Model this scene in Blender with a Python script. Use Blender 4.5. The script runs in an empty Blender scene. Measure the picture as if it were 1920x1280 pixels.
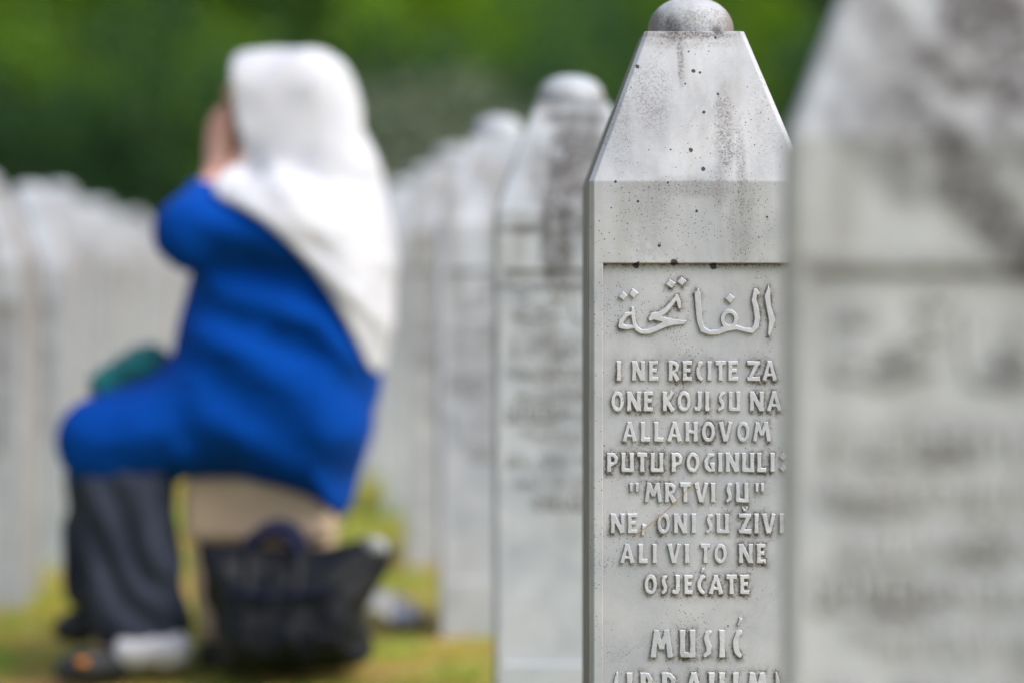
import bpy, bmesh, math, random
import numpy as np
from mathutils import Vector, Matrix

# ------------------------------------------------------------------ camera, world, sun
scene = bpy.context.scene
C = bpy.context.scene.collection
random.seed(7)
RNG = np.random.default_rng(11)
F = 4533.0            # focal length in photo pixels (85 mm on a 36 mm frame, 1920 px wide)
CAMZ = 0.81
HORIZON = 475.0

cam_data = bpy.data.cameras.new("camera")
cam_data.lens = 85.0
cam_data.sensor_width = 36.0
cam_data.shift_y = -165.0 / 1920.0
cam_data.clip_end = 2000.0
cam_data.dof.use_dof = True
cam_data.dof.focus_distance = 2.955
cam_data.dof.aperture_fstop = 1.4
cam_data.dof.aperture_blades = 0
cam = bpy.data.objects.new("camera", cam_data)
cam.location = (0, 0, CAMZ)
cam.rotation_euler = (math.radians(90), 0, 0)
C.objects.link(cam)
scene.camera = cam

SUN_EL, SUN_AZ = 50.0, 60.0     # azimuth measured from -Y (behind camera) towards +X
sd = Vector((math.sin(math.radians(SUN_AZ)) * math.cos(math.radians(SUN_EL)),
             -math.cos(math.radians(SUN_AZ)) * math.cos(math.radians(SUN_EL)),
             math.sin(math.radians(SUN_EL))))
world = bpy.data.worlds.new("World")
scene.world = world
world.use_nodes = True
wn = world.node_tree
for n in list(wn.nodes):
    wn.nodes.remove(n)
wo = wn.nodes.new("ShaderNodeOutputWorld")
wb = wn.nodes.new("ShaderNodeBackground")
ws = wn.nodes.new("ShaderNodeTexSky")
ws.sky_type = 'NISHITA'
ws.sun_disc = False
ws.sun_elevation = math.radians(SUN_EL)
ws.sun_rotation = math.atan2(sd.x, sd.y)
ws.air_density = 1.0
ws.dust_density = 4.0
ws.ozone_density = 1.0
wh = wn.nodes.new("ShaderNodeHueSaturation")
wh.inputs["Saturation"].default_value = 0.80      # overcast, whitened sky
wb.inputs["Strength"].default_value = 0.150
wn.links.new(ws.outputs[0], wh.inputs["Color"])
wn.links.new(wh.outputs[0], wb.inputs[0])
wn.links.new(wb.outputs[0], wo.inputs[0])

sun = bpy.data.lights.new("sun", 'SUN')
sun.energy = 1.5
sun.angle = math.radians(36)
sun.color = (1.0, 0.995, 0.985)
sun_o = bpy.data.objects.new("sun", sun)
sun_o.rotation_euler = sd.to_track_quat('Z', 'Y').to_euler()
sun_o.location = (4, -4, 12)
C.objects.link(sun_o)

scene.view_settings.view_transform = 'Standard'
scene.view_settings.look = 'None'
scene.view_settings.gamma = 1.0
scene.view_settings.exposure = 0.50
scene.cycles.use_denoising = True
scene.cycles.max_bounces = 8
scene.cycles.transparent_max_bounces = 8


# ------------------------------------------------------------------ helpers
def ground_z(x, y):
    """gentle fall to the left, wooded slope rising beyond the graves"""
    x = np.asarray(x, float); y = np.asarray(y, float)
    left = -0.36 * (1 - np.exp(np.minimum(x, 0) / 5.6)) * 1.0
    t = np.clip((y - 25.0) / 6.0, 0, None)
    hill = np.where(t < 1, 0.5 * t * t * 1.3, 0.65 + 1.3 * (t - 1))
    hill = np.minimum(hill, 22.0)
    return left + hill


def mesh_obj(name, verts, faces, mat=None, parent=None, smooth=True, origin=None):
    me = bpy.data.meshes.new(name)
    verts = np.asarray(verts, float)
    if origin is not None:
        verts = verts - np.asarray(origin, float)
    if isinstance(faces, np.ndarray):
        nv, nf, k = len(verts), len(faces), faces.shape[1]
        me.vertices.add(nv)
        me.vertices.foreach_set("co", verts.astype(np.float32).ravel())
        me.loops.add(nf * k)
        me.loops.foreach_set("vertex_index", faces.astype(np.int32).ravel())
        me.polygons.add(nf)
        me.polygons.foreach_set("loop_start", np.arange(0, nf * k, k, dtype=np.int32))
        me.update(calc_edges=True)
        me.validate()
    else:
        me.from_pydata([tuple(v) for v in verts], [], faces)
    me.polygons.foreach_set("use_smooth", [smooth] * len(me.polygons))
    if mat:
        me.materials.append(mat)
    o = bpy.data.objects.new(name, me)
    C.objects.link(o)
    if parent:
        o.parent = parent
    return o


def tag(o, label=None, cat=None, group=None, kind=None):
    if label: o["label"] = label
    if cat: o["category"] = cat
    if group: o["group"] = group
    if kind: o["kind"] = kind
    return o


def empty(name, loc, rz=0.0):
    o = bpy.data.objects.new(name, None)
    o.empty_display_size = 0.1
    o.location = loc
    o.rotation_euler = (0, 0, rz)
    C.objects.link(o)
    return o


def lattice_noise(seed):
    r = np.random.default_rng(seed)
    L = r.random((32, 32, 32))
    def f(x, y, z):
        x, y, z = np.broadcast_arrays(x, y, z)
        xi, yi, zi = np.floor(x).astype(int), np.floor(y).astype(int), np.floor(z).astype(int)
        fx, fy, fz = x - xi, y - yi, z - zi
        fx = fx * fx * (3 - 2 * fx); fy = fy * fy * (3 - 2 * fy); fz = fz * fz * (3 - 2 * fz)
        out = 0
        for a in (0, 1):
            for b in (0, 1):
                for c in (0, 1):
                    w = (fx if a else 1 - fx) * (fy if b else 1 - fy) * (fz if c else 1 - fz)
                    out = out + w * L[(xi + a) % 32, (yi + b) % 32, (zi + c) % 32]
        return out * 2 - 1
    return f


NZ = lattice_noise(3)
NZ2 = lattice_noise(5)


def surface_nets(f, org, h):
    nx, ny, nz = f.shape
    s = f < 0
    cs = [(a, b, c) for a in (0, 1) for b in (0, 1) for c in (0, 1)]
    cnt = np.zeros((nx - 1, ny - 1, nz - 1), np.int8)
    for a, b, c in cs:
        cnt += s[a:nx - 1 + a, b:ny - 1 + b, c:nz - 1 + c]
    act = (cnt > 0) & (cnt < 8)
    idx = np.argwhere(act)
    ids = -np.ones(act.shape, np.int64)
    ids[act] = np.arange(len(idx))
    acc = np.zeros((len(idx), 3)); n = np.zeros(len(idx))
    for p in cs:
        for ax in range(3):
            if p[ax] == 1: continue
            q = list(p); q[ax] = 1
            fa = f[idx[:, 0] + p[0], idx[:, 1] + p[1], idx[:, 2] + p[2]]
            fb = f[idx[:, 0] + q[0], idx[:, 1] + q[1], idx[:, 2] + q[2]]
            m = (fa < 0) != (fb < 0)
            den = np.where(m, fa - fb, 1.0)
            t = np.where(m, fa / den, 0)
            pos = np.tile(np.array(p, float), (len(idx), 1))
            pos[:, ax] += t
            acc[m] += pos[m]; n[m] += 1
    v = (idx + acc / n[:, None]) * h + np.asarray(org)
    quads = []
    for ax in range(3):
        o1, o2 = [a for a in range(3) if a != ax]
        sl0 = [slice(None)] * 3; sl1 = [slice(None)] * 3
        sl0[ax] = slice(0, f.shape[ax] - 1); sl1[ax] = slice(1, f.shape[ax])
        for o in (o1, o2):
            sl0[o] = slice(1, f.shape[o] - 1); sl1[o] = slice(1, f.shape[o] - 1)
        A, B = s[tuple(sl0)], s[tuple(sl1)]
        e = np.argwhere(A != B)
        ins = A[e[:, 0], e[:, 1], e[:, 2]]
        e = e.copy(); e[:, o1] += 1; e[:, o2] += 1
        def cell(d1, d2):
            c = e.copy(); c[:, o1] += d1; c[:, o2] += d2
            return ids[c[:, 0], c[:, 1], c[:, 2]]
        q = np.stack([cell(-1, -1), cell(0, -1), cell(0, 0), cell(-1, 0)], 1)
        flip = ins if ax != 1 else ~ins
        q[~flip] = q[~flip][:, ::-1]
        quads.append(q)
    return v, np.concatenate(quads)


def smin(a, b, k):
    if k <= 0: return np.minimum(a, b)
    h = np.clip(0.5 + 0.5 * (b - a) / k, 0, 1)
    return b + (a - b) * h - k * h * (1 - h)


def smax(a, b, k):
    return -smin(-a, -b, k)


class Field:
    def __init__(self, lo, hi, h):
        self.lo = np.array(lo, float); self.h = h
        n = [int(math.ceil((hi[i] - lo[i]) / h)) + 1 for i in range(3)]
        self.ax = [lo[i] + np.arange(n[i]) * h for i in range(3)]
        self.f = np.full(n, 1.0)
        self.X, self.Y, self.Z = np.meshgrid(*self.ax, indexing='ij', sparse=True)

    def _sl(self, lo, hi, m):
        out = []
        for i in range(3):
            a = max(0, int((lo[i] - m - self.lo[i]) / self.h))
            b = min(len(self.ax[i]), int((hi[i] + m - self.lo[i]) / self.h) + 2)
            out.append(slice(a, max(a, b)))
        return tuple(out)

    def _xyz(self, s):
        return (self.ax[0][s[0]][:, None, None], self.ax[1][s[1]][None, :, None], self.ax[2][s[2]][None, None, :])

    def caps(self, p, q, r0, r1, k=0.02, sub=False):
        p = np.array(p, float); q = np.array(q, float)
        R = max(r0, r1)
        s = self._sl(np.minimum(p, q) - R, np.maximum(p, q) + R, k + 0.04)
        x, y, z = self._xyz(s)
        d = q - p
        L2 = max(1e-12, d @ d)
        t = np.clip(((x - p[0]) * d[0] + (y - p[1]) * d[1] + (z - p[2]) * d[2]) / L2, 0, 1)
        dist = np.sqrt((x - p[0] - t * d[0]) ** 2 + (y - p[1] - t * d[1]) ** 2 + (z - p[2] - t * d[2]) ** 2) - (r0 + (r1 - r0) * t)
        self.f[s] = smax(self.f[s], -dist, k) if sub else smin(self.f[s], dist, k)

    def ell(self, c, r, k=0.02, sub=False, tilt=0.0):
        c = np.array(c, float); r = np.array(r, float)
        R = r.max()
        s = self._sl(c - R, c + R, k + 0.04)
        x, y, z = self._xyz(s)
        x = x - c[0]; y = y - c[1]; z = z - c[2]
        if tilt:
            ca, sa = math.cos(tilt), math.sin(tilt)
            x, z = ca * x + sa * z, -sa * x + ca * z
        k0 = np.sqrt((x / r[0]) ** 2 + (y / r[1]) ** 2 + (z / r[2]) ** 2)
        k1 = np.sqrt((x / r[0] ** 2) ** 2 + (y / r[1] ** 2) ** 2 + (z / r[2] ** 2) ** 2) + 1e-9
        dist = k0 * (k0 - 1) / k1
        self.f[s] = smax(self.f[s], -dist, k) if sub else smin(self.f[s], dist, k)

    def poly2d(self, pts):
        x = self.ax[0][:, None]; z = self.ax[2][None, :]
        return poly_sdf(pts, x, z)[:, None, :]

    def mesh(self):
        return surface_nets(self.f, self.lo, self.h)


def poly_sdf(pts, x, y):
    pts = np.asarray(pts, float)
    x, y = np.broadcast_arrays(x, y)
    d = np.full(x.shape, 1e9); ins = np.zeros(x.shape, bool)
    n = len(pts)
    for i in range(n):
        a = pts[i]; b = pts[i - 1]
        ex, ey = b - a
        wx, wy = x - a[0], y - a[1]
        t = np.clip((wx * ex + wy * ey) / max(1e-12, ex * ex + ey * ey), 0, 1)
        d = np.minimum(d, (wx - t * ex) ** 2 + (wy - t * ey) ** 2)
        c = (a[1] > y) != (b[1] > y)
        with np.errstate(divide='ignore', invalid='ignore'):
            xi = a[0] + (y - a[1]) * (b[0] - a[0]) / (b[1] - a[1] if b[1] != a[1] else 1e-12)
        ins ^= c & (x < xi)
    d = np.sqrt(d)
    return np.where(ins, -d, d)


def chaikin(p, n=2):
    p = np.asarray(p, float)
    for _ in range(n):
        q = np.roll(p, -1, 0)
        p = np.stack([0.75 * p + 0.25 * q, 0.25 * p + 0.75 * q], 1).reshape(-1, 2)
    return p


def inflate(d2, y, R, T):
    """a 2-D outline given real thickness: elliptical cross-section of half depth T"""
    return np.sqrt(np.maximum(R + d2, 0) ** 2 + (y * R / T) ** 2) - R


def tube(pts, r, seg=10, caps=True, closed=False):
    pts = [Vector(p) for p in pts]
    V, Fc = [], []
    n = len(pts)
    rr = r if hasattr(r, '__len__') else [r] * n
    up = Vector((0, 0, 1))
    prev = None
    for i, p in enumerate(pts):
        t = (pts[min(i + 1, n - 1)] - pts[max(i - 1, 0)]).normalized()
        if prev is None:
            a = up if abs(t.dot(up)) < .9 else Vector((1, 0, 0))
            u = t.cross(a).normalized()
        else:
            u = (prev - t * prev.dot(t)).normalized()
        prev = u
        w = t.cross(u)
        for k in range(seg):
            an = 2 * math.pi * k / seg
            V.append(p + (u * math.cos(an) + w * math.sin(an)) * rr[i])
    for i in range(n - 1):
        for k in range(seg):
            a = i * seg + k; b = i * seg + (k + 1) % seg
            Fc.append((a, b, b + seg, a + seg))
    if caps:
        Fc.append(tuple(range(seg))[::-1]); Fc.append(tuple((n - 1) * seg + k for k in range(seg)))
    return [tuple(v) for v in V], Fc


def merge(parts):
    V, Fc = [], []
    for v, f in parts:
        o = len(V)
        V += [tuple(p) for p in v]
        Fc += [tuple(i + o for i in q) for q in f]
    return V, Fc


# ------------------------------------------------------------------ materials
class NT:
    def __init__(self, name):
        self.m = bpy.data.materials.new(name)
        self.m.use_nodes = True
        self.t = self.m.node_tree
        self.b = self.t.nodes["Principled BSDF"]

    def n(self, typ, **kw):
        nd = self.t.nodes.new(typ)
        for k, v in kw.items(): setattr(nd, k, v)
        return nd

    def l(self, a, b): self.t.links.new(a, b)

    def val(self, sock, v):
        if hasattr(v, "is_linked") or isinstance(v, bpy.types.NodeSocket): self.l(v, sock)
        else: sock.default_value = v

    def math(self, op, a, b=0.0, c=None, clamp=False):
        nd = self.n("ShaderNodeMath", operation=op, use_clamp=clamp)
        self.val(nd.inputs[0], a); self.val(nd.inputs[1], b)
        if c is not None: self.val(nd.inputs[2], c)
        return nd.outputs[0]

    def noise(self, vec, scale, detail=4, rough=.55, dist=0.0):
        nd = self.n("ShaderNodeTexNoise")
        nd.inputs["Scale"].default_value = scale
        nd.inputs["Detail"].default_value = detail
        nd.inputs["Roughness"].default_value = rough
        nd.inputs["Distortion"].default_value = dist
        if vec is not None: self.l(vec, nd.inputs["Vector"])
        return nd.outputs["Fac"]

    def rng(self, v, a, b, c=0.0, d=1.0, smooth=True):
        nd = self.n("ShaderNodeMapRange", interpolation_type='SMOOTHSTEP' if smooth else 'LINEAR')
        self.val(nd.inputs["Value"], v)
        nd.inputs["From Min"].default_value = a; nd.inputs["From Max"].default_value = b
        nd.inputs["To Min"].default_value = c; nd.inputs["To Max"].default_value = d
        return nd.outputs["Result"]

    def mix(self, fac, a, b):
        nd = self.n("ShaderNodeMix", data_type='RGBA')
        self.val(nd.inputs[0], fac)
        for s, v in ((nd.inputs[6], a), (nd.inputs[7], b)):
            if isinstance(v, (tuple, list)): s.default_value = (*v[:3], 1)
            else: self.l(v, s)
        return nd.outputs[2]

    def scaled(self, vec, s):
        nd = self.n("ShaderNodeVectorMath", operation='MULTIPLY')
        self.l(vec, nd.inputs[0]); nd.inputs[1].default_value = s
        return nd.outputs[0]

    def bump(self, h, strength, dist):
        nd = self.n("ShaderNodeBump")
        nd.inputs["Strength"].default_value = strength
        nd.inputs["Distance"].default_value = dist
        self.l(h, nd.inputs["Height"])
        self.l(nd.outputs[0], self.b.inputs["Normal"])


def sz_(M, raw):
    n = M.n("ShaderNodeSeparateXYZ"); M.l(raw, n.inputs[0])
    return n.outputs[2]


def marble(name, stains=(), spots=(), weather=1.0, seed=0.0, tint=(0.578, 0.594, 0.625)):
    """weathered white marble: grey clouding, veins, brown weather streaks, lichen specks.
    stains, painted shade bands too: (x, z, rx, rz, strength, grain, dark) in object metres; spots: (x, z, r)."""
    M = NT(name)
    tc = M.n("ShaderNodeTexCoord")
    oi = M.n("ShaderNodeObjectInfo")
    raw = tc.outputs["Object"]
    off = M.n("ShaderNodeVectorMath", operation='ADD')
    sc = M.n("ShaderNodeVectorMath", operation='SCALE')
    com = M.n("ShaderNodeCombineXYZ")
    M.l(oi.outputs["Random"], com.inputs[0]); com.inputs[1].default_value = 0.37 + seed
    M.l(oi.outputs["Random"], com.inputs[2])
    sc.inputs["Scale"].default_value = 0.0 if stains else 9.0
    M.l(com.outputs[0], sc.inputs[0])
    M.l(raw, off.inputs[0]); M.l(sc.outputs[0], off.inputs[1])
    vec = off.outputs[0]
    # clouding + veins
    cl = M.noise(vec, 9, 5, .6, .4)
    col = M.mix(M.rng(cl, .3, .72), tuple(c * k for c, k in zip(tint, (.76, .785, .82))), tint)
    v1 = M.noise(M.scaled(vec, (1, 1, .7)), 5.5, 7, .62, 1.6)
    vein = M.rng(M.math('ABSOLUTE', M.math('SUBTRACT', v1, .5)), 0, .022, 1, 0)
    vein = M.math('MULTIPLY', vein, M.rng(M.noise(vec, 7, 2), .5, .72))
    col = M.mix(M.math('MULTIPLY', vein, .48), col, (.27, .29, .32))
    blot = M.rng(M.noise(vec, 31, 4, .65, .6), .67, .80)
    col = M.mix(M.math('MULTIPLY', blot, .6), col, (.24, .26, .30))
    # fine grain
    fg = M.noise(vec, 420, 3, .7)
    col = M.mix(M.rng(fg, .35, .7, 0, .16), col, (.36, .34, .32))
    # warm weather film, drawn out vertically by rain
    wash = M.rng(sz_(M, raw), 1.0, 1.12, 1.0, .3 if weather >= .7 else 1.0)
    film = M.noise(M.scaled(vec, (1, 1, .22)), 16, 5, .62, .3)
    sz = M.n("ShaderNodeSeparateXYZ"); M.l(raw, sz.inputs[0])
    hi = M.rng(sz.outputs[2], .56, .88, .10, 1.0, smooth=False)
    lo_, hi_ = (.41, .68) if weather < .7 else (.40, .62)
    filmf = M.math('MULTIPLY', M.math('MULTIPLY', M.rng(film, lo_, hi_), wash), M.math('MULTIPLY', hi, min(.8, .55 * weather)))
    col = M.mix(filmf, col, (.27, .245, .225) if weather < .7 else (.20, .178, .16))
    total = None
    grain = M.rng(M.noise(vec, 300, 4, .75), .38, .66)
    wob = M.noise(vec, 34, 4, .6)
    for (x, z, rx, rz, st, gr, dk) in stains:
        nd = M.n("ShaderNodeVectorMath", operation='SUBTRACT')
        M.l(raw, nd.inputs[0]); nd.inputs[1].default_value = (x, 0, z)
        src = nd.outputs[0]
        if dk:
            ro = M.n("ShaderNodeVectorRotate", rotation_type='Y_AXIS')
            M.l(src, ro.inputs["Vector"]); ro.inputs["Angle"].default_value = math.radians(dk)
            src = ro.outputs[0]
        m2 = M.scaled(src, (1 / rx, 0, 1 / rz))
        ln = M.n("ShaderNodeVectorMath", operation='LENGTH'); M.l(m2, ln.inputs[0])
        dd = M.math('ADD', ln.outputs["Value"], M.math('MULTIPLY', M.math('SUBTRACT', wob, .5), 1.1))
        d0, d1 = (.35, 1.15) if weather < .7 else (.55, 1.25)
        f = M.rng(dd, d0, d1, min(1.0, st * 1.35), 0)
        f = M.math('MULTIPLY', f, M.math('ADD', M.math('MULTIPLY', grain, gr), 1 - gr))
        total = f if total is None else M.math('MAXIMUM', total, f)
    if total is not None and weather >= .7:        # mottled lichen film, not a solid smear
        mot = M.math('MULTIPLY', M.rng(M.noise(vec, 48, 5, .65, .8), .36, .54, .42, 1.0), M.rng(M.noise(vec, 130, 4, .7), .35, .52, .65, 1.0))
        total = M.math('MULTIPLY', total, mot)
    if total is not None:
        col = M.mix(total, col, (.085, .068, .062) if weather < .7 else (.036, .029, .027))
    # raised lettering: dirt caught in the re-entrant corners, plus painted shade at the recess top (vertex attribute)
    at = M.n("ShaderNodeAttribute", attribute_name="grime_shade")
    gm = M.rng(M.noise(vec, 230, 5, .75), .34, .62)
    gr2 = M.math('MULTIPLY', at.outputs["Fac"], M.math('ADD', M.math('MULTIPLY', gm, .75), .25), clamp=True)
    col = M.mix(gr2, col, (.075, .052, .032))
    # specks of lichen, two sizes
    for (s, rmax, thr, msk, mlo, mhi, c) in ((330, .30, .45, 9, .52, .66, (.03, .026, .024)),
                                             (150, .19, .72, 6, .42, .62, (.022, .02, .02)),
                                             (560, .42, .30, 10, .50, .64, (.06, .05, .045)),
                                             (55, .085, .82, 3, .40, .55, (.018, .016, .018))):
        vo = M.n("ShaderNodeTexVoronoi"); vo.inputs["Scale"].default_value = s
        M.l(vec, vo.inputs["Vector"])
        sp = M.n("ShaderNodeSeparateColor"); M.l(vo.outputs["Color"], sp.inputs[0])
        rad = M.math('MULTIPLY', M.math('SUBTRACT', sp.outputs[0], thr), rmax / (1 - thr))
        dot = M.math('GREATER_THAN', rad, vo.outputs["Distance"])
        mk = M.rng(M.noise(vec, msk, 4, .6), mlo, mhi)
        boost = M.math('MULTIPLY', gr2, .5) if total is None else M.math('ADD', M.math('MULTIPLY', gr2, .5), M.math('MULTIPLY', total, .9))
        pick = M.math('GREATER_THAN', M.math('ADD', M.math('MULTIPLY', mk, .48), boost), sp.outputs[1])
        col = M.mix(M.math('MULTIPLY', M.math('MULTIPLY', dot, pick), .85), col, c)
    # individual round lichen spots
    for (x, z, r) in spots:
        nd = M.n("ShaderNodeVectorMath", operation='SUBTRACT')
        M.l(raw, nd.inputs[0]); nd.inputs[1].default_value = (x, 0, z)
        m2 = M.scaled(nd.outputs[0], (1, 0, 1))
        ln = M.n("ShaderNodeVectorMath", operation='LENGTH'); M.l(m2, ln.inputs[0])
        dd = M.math('ADD', ln.outputs["Value"], M.math('MULTIPLY', M.math('SUBTRACT', M.noise(vec, 260, 2), .5), r * .9))
        col = M.mix(M.rng(dd, r * .72, r, .94, 0), col, (.025, .02, .02))
    # side faces tinted a darker brown than the carved front
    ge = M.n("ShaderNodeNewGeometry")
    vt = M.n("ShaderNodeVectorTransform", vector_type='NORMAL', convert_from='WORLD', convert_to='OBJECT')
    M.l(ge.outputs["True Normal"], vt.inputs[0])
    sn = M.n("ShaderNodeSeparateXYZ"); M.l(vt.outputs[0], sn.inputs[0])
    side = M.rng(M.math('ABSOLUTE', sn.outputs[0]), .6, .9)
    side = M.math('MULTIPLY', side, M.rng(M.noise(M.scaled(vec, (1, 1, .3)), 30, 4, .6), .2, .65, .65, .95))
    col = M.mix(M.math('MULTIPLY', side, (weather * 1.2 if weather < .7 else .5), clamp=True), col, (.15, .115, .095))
    M.l(col, M.b.inputs["Base Color"])
    M.b.inputs["Roughness"].default_value = .62
    M.b.inputs["Specular IOR Level"].default_value = .35
    hgt = M.math('ADD', M.math('MULTIPLY', M.noise(vec, 380, 4, .7), .5), M.noise(vec, 60, 3))
    M.bump(hgt, .22, .0012)
    return M.m


def fabric(name, c1, c2, rough=.85, sheen=.3, scale=120, bump=.25, spec=.2, big=9):
    M = NT(name)
    tc = M.n("ShaderNodeTexCoord"); vec = tc.outputs["Object"]
    col = M.mix(M.rng(M.noise(vec, big, 4), .3, .7), c1, c2)
    M.l(col, M.b.inputs["Base Color"])
    M.b.inputs["Roughness"].default_value = rough
    M.b.inputs["Specular IOR Level"].default_value = spec
    M.b.inputs["Sheen Weight"].default_value = sheen
    h = M.math('ADD', M.noise(vec, scale * 6, 2), M.math('MULTIPLY', M.noise(vec, scale * .25, 4), 2.0))
    M.bump(h, bump, .003)
    return M.m


S0 = 0.000651
def LX(px): return (px - 1310) * S0
def LZ(py): return CAMZ - (py - HORIZON) * S0

MAIN_STAINS = [
    (LX(1362), LZ(250), .015, .075, .50, .75, 0), (LX(1390), LZ(330), .009, .08, .42, .7, 0),
    (LX(1350), LZ(345), .018, .03, .35, .7, 0), (LX(1282), LZ(100), .006, .045, .62, .8, 0),
    (LX(1222), LZ(175), .035, .060, .34, .9, 0), (LX(1160), LZ(235), .03, .07, .30, .6, 0),
    (LX(1290), LZ(352), .11, .016, .30, .7, 0), (LX(1390), LZ(420), .02, .06, .26, .6, 0),
    (LX(1215), LZ(395), .04, .05, .20, .6, 0), (LX(1268), LZ(44), .015, .022, .95, .5, 0),
    (LX(1300), LZ(57), .07, .007, .80, .7, 0), (LX(1354), LZ(48), .010, .012, .9, .4, 0),
    (LX(1330), LZ(36), .05, .03, .42, .97, 0), (LX(1238), LZ(30), .012, .03, .5, .9, 0),
    (LX(1300), LZ(68), .08, .012, .28, .9, 0), (LX(1440), LZ(235), .03, .09, .16, .8, 0),
    (LX(1262), LZ(770), .05, .05, .10, .9, 0),
]
MAIN_SPOTS = [(LX(1306), LZ(128), .0030), (LX(1318), LZ(131), .0019), (LX(1297), LZ(281), .0031), (LX(1319), LZ(317), .0031),
              (LX(1351), LZ(173), .0020), (LX(1323), LZ(208), .0024), (LX(1199), LZ(119), .0029), (LX(1306), LZ(396), .0020),
              (LX(1438), LZ(407), .0016), (LX(1193), LZ(498), .0045), (LX(1264), LZ(492), .0052), (LX(1338), LZ(499), .0052),
              (LX(1196), LZ(378), .0019), (LX(1290), LZ(153), .0015), (LX(1298), LZ(90), .0016), (LX(1350), LZ(62), .0021),
              (LX(1236), LZ(461), .0024), (LX(1252), LZ(343), .0016), (LX(1154), LZ(341), .0018)]
m_main = marble("marble_main", MAIN_STAINS, MAIN_SPOTS, .66, .0)
DIAG = -45.0
def stain_shade_px(sc, grow, x0, lst):
    """(px, py, radius px, radius py, strength, grain) read off the stone -> object metres"""
    return [((px - 960) * sc - x0, CAMZ - (py - HORIZON) * sc, rx * sc * grow, ry * sc * grow, st, gr, (rest[0] if rest else 0)) for (px, py, rx, ry, st, gr, *rest) in lst]
m_second = marble("marble_second", stain_shade_px(.000915, 1.12, .1045, [
    (1060, 310, 34, 95, 1.0, .25), (1040, 385, 26, 60, .95, .2), (1085, 260, 45, 70, .75, .45), (1042, 455, 30, 75, .7, .25), (1015, 290, 30, 60, .35, .6),
    (1100, 350, 40, 80, .7, .4), (1040, 413, 90, 11, .65, .3), (1030, 519, 95, 10, .6, .3), (1012, 600, 32, 40, .38, .5), (1040, 700, 26, 90, .30, .6),
    (1080, 205, 60, 16, .7, .3), (990, 560, 20, 60, .25, .6), (1060, 900, 30, 120, .2, .6), (1070, 178, 75, 14, .5, .4)]), (), .9, .3, (.58, .615, .66))
m_front = marble("marble_front", stain_shade_px(.000410, 1.2, .343, [
    (1860, 60, 150, 75, 1.0, .15, DIAG), (1800, 60, 80, 36, .9, .15, DIAG), (1900, 170, 120, 50, .85, .15, DIAG), (1762, 142, 70, 36, 1.0, .12, DIAG),
    (1706, 205, 62, 32, 1.0, .12, DIAG), (1770, 270, 110, 40, .75, .2, DIAG), (1740, 330, 90, 45, .6, .2, DIAG), (1830, 390, 110, 48, .7, .2, DIAG),
    (1895, 470, 90, 40, .8, .2, DIAG), (1890, 270, 110, 40, .55, .3, DIAG), (1680, 90, 90, 40, .5, .3, DIAG), (1610, 170, 90, 40, .42, .4, DIAG),
    (1575, 235, 60, 36, .45, .3, DIAG), (1640, 20, 70, 36, .5, .3, DIAG), (1650, 270, 100, 60, .5, .4, DIAG), (1690, 345, 70, 44, .45, .3, DIAG),
    (1700, 497, 280, 15, .32, .15), (1600, 590, 40, 30, .35, .3), (1668, 690, 46, 36, .45, .2), (1865, 690, 46, 38, .45, .2),  # wide band paints the shadow line at the recess top; blobs below mimic lettering
    (1650, 860, 46, 30, .22, .3), (1620, 945, 70, 28, .22, .3), (1760, 840, 60, 26, .28, .3), (1820, 1030, 50, 28, .28, .3), (1690, 1125, 60, 32, .26, .3)]), (), .9, .6, (.645, .665, .695))
m_letters = marble("marble_letters", (), (), .5, .0, (.665, .685, .72))
m_stone = marble("marble", (), (), 1.1, .2, (.56, .592, .64))
m_stone_brown = marble("marble_brown", (), (), 1.6, .8, (.52, .54, .57))


# ------------------------------------------------------------------ gravestones
W2, DEP, CH = .1342, .262, .0065
Z_SH, Z_TOP = .898, 1.087
T2 = .0595
PANEL_TOP, PANEL_BOT, PANEL_IN, REC = LZ(493), .12, .0165, .0058


def octo(hw, hd, c, z, cy):
    return [(-hw + c, cy - hd, z), (hw - c, cy - hd, z), (hw, cy - hd + c, z), (hw, cy + hd - c, z),
            (hw - c, cy + hd, z), (-hw + c, cy + hd, z), (-hw, cy + hd - c, z), (-hw, cy - hd + c, z)]


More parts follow.
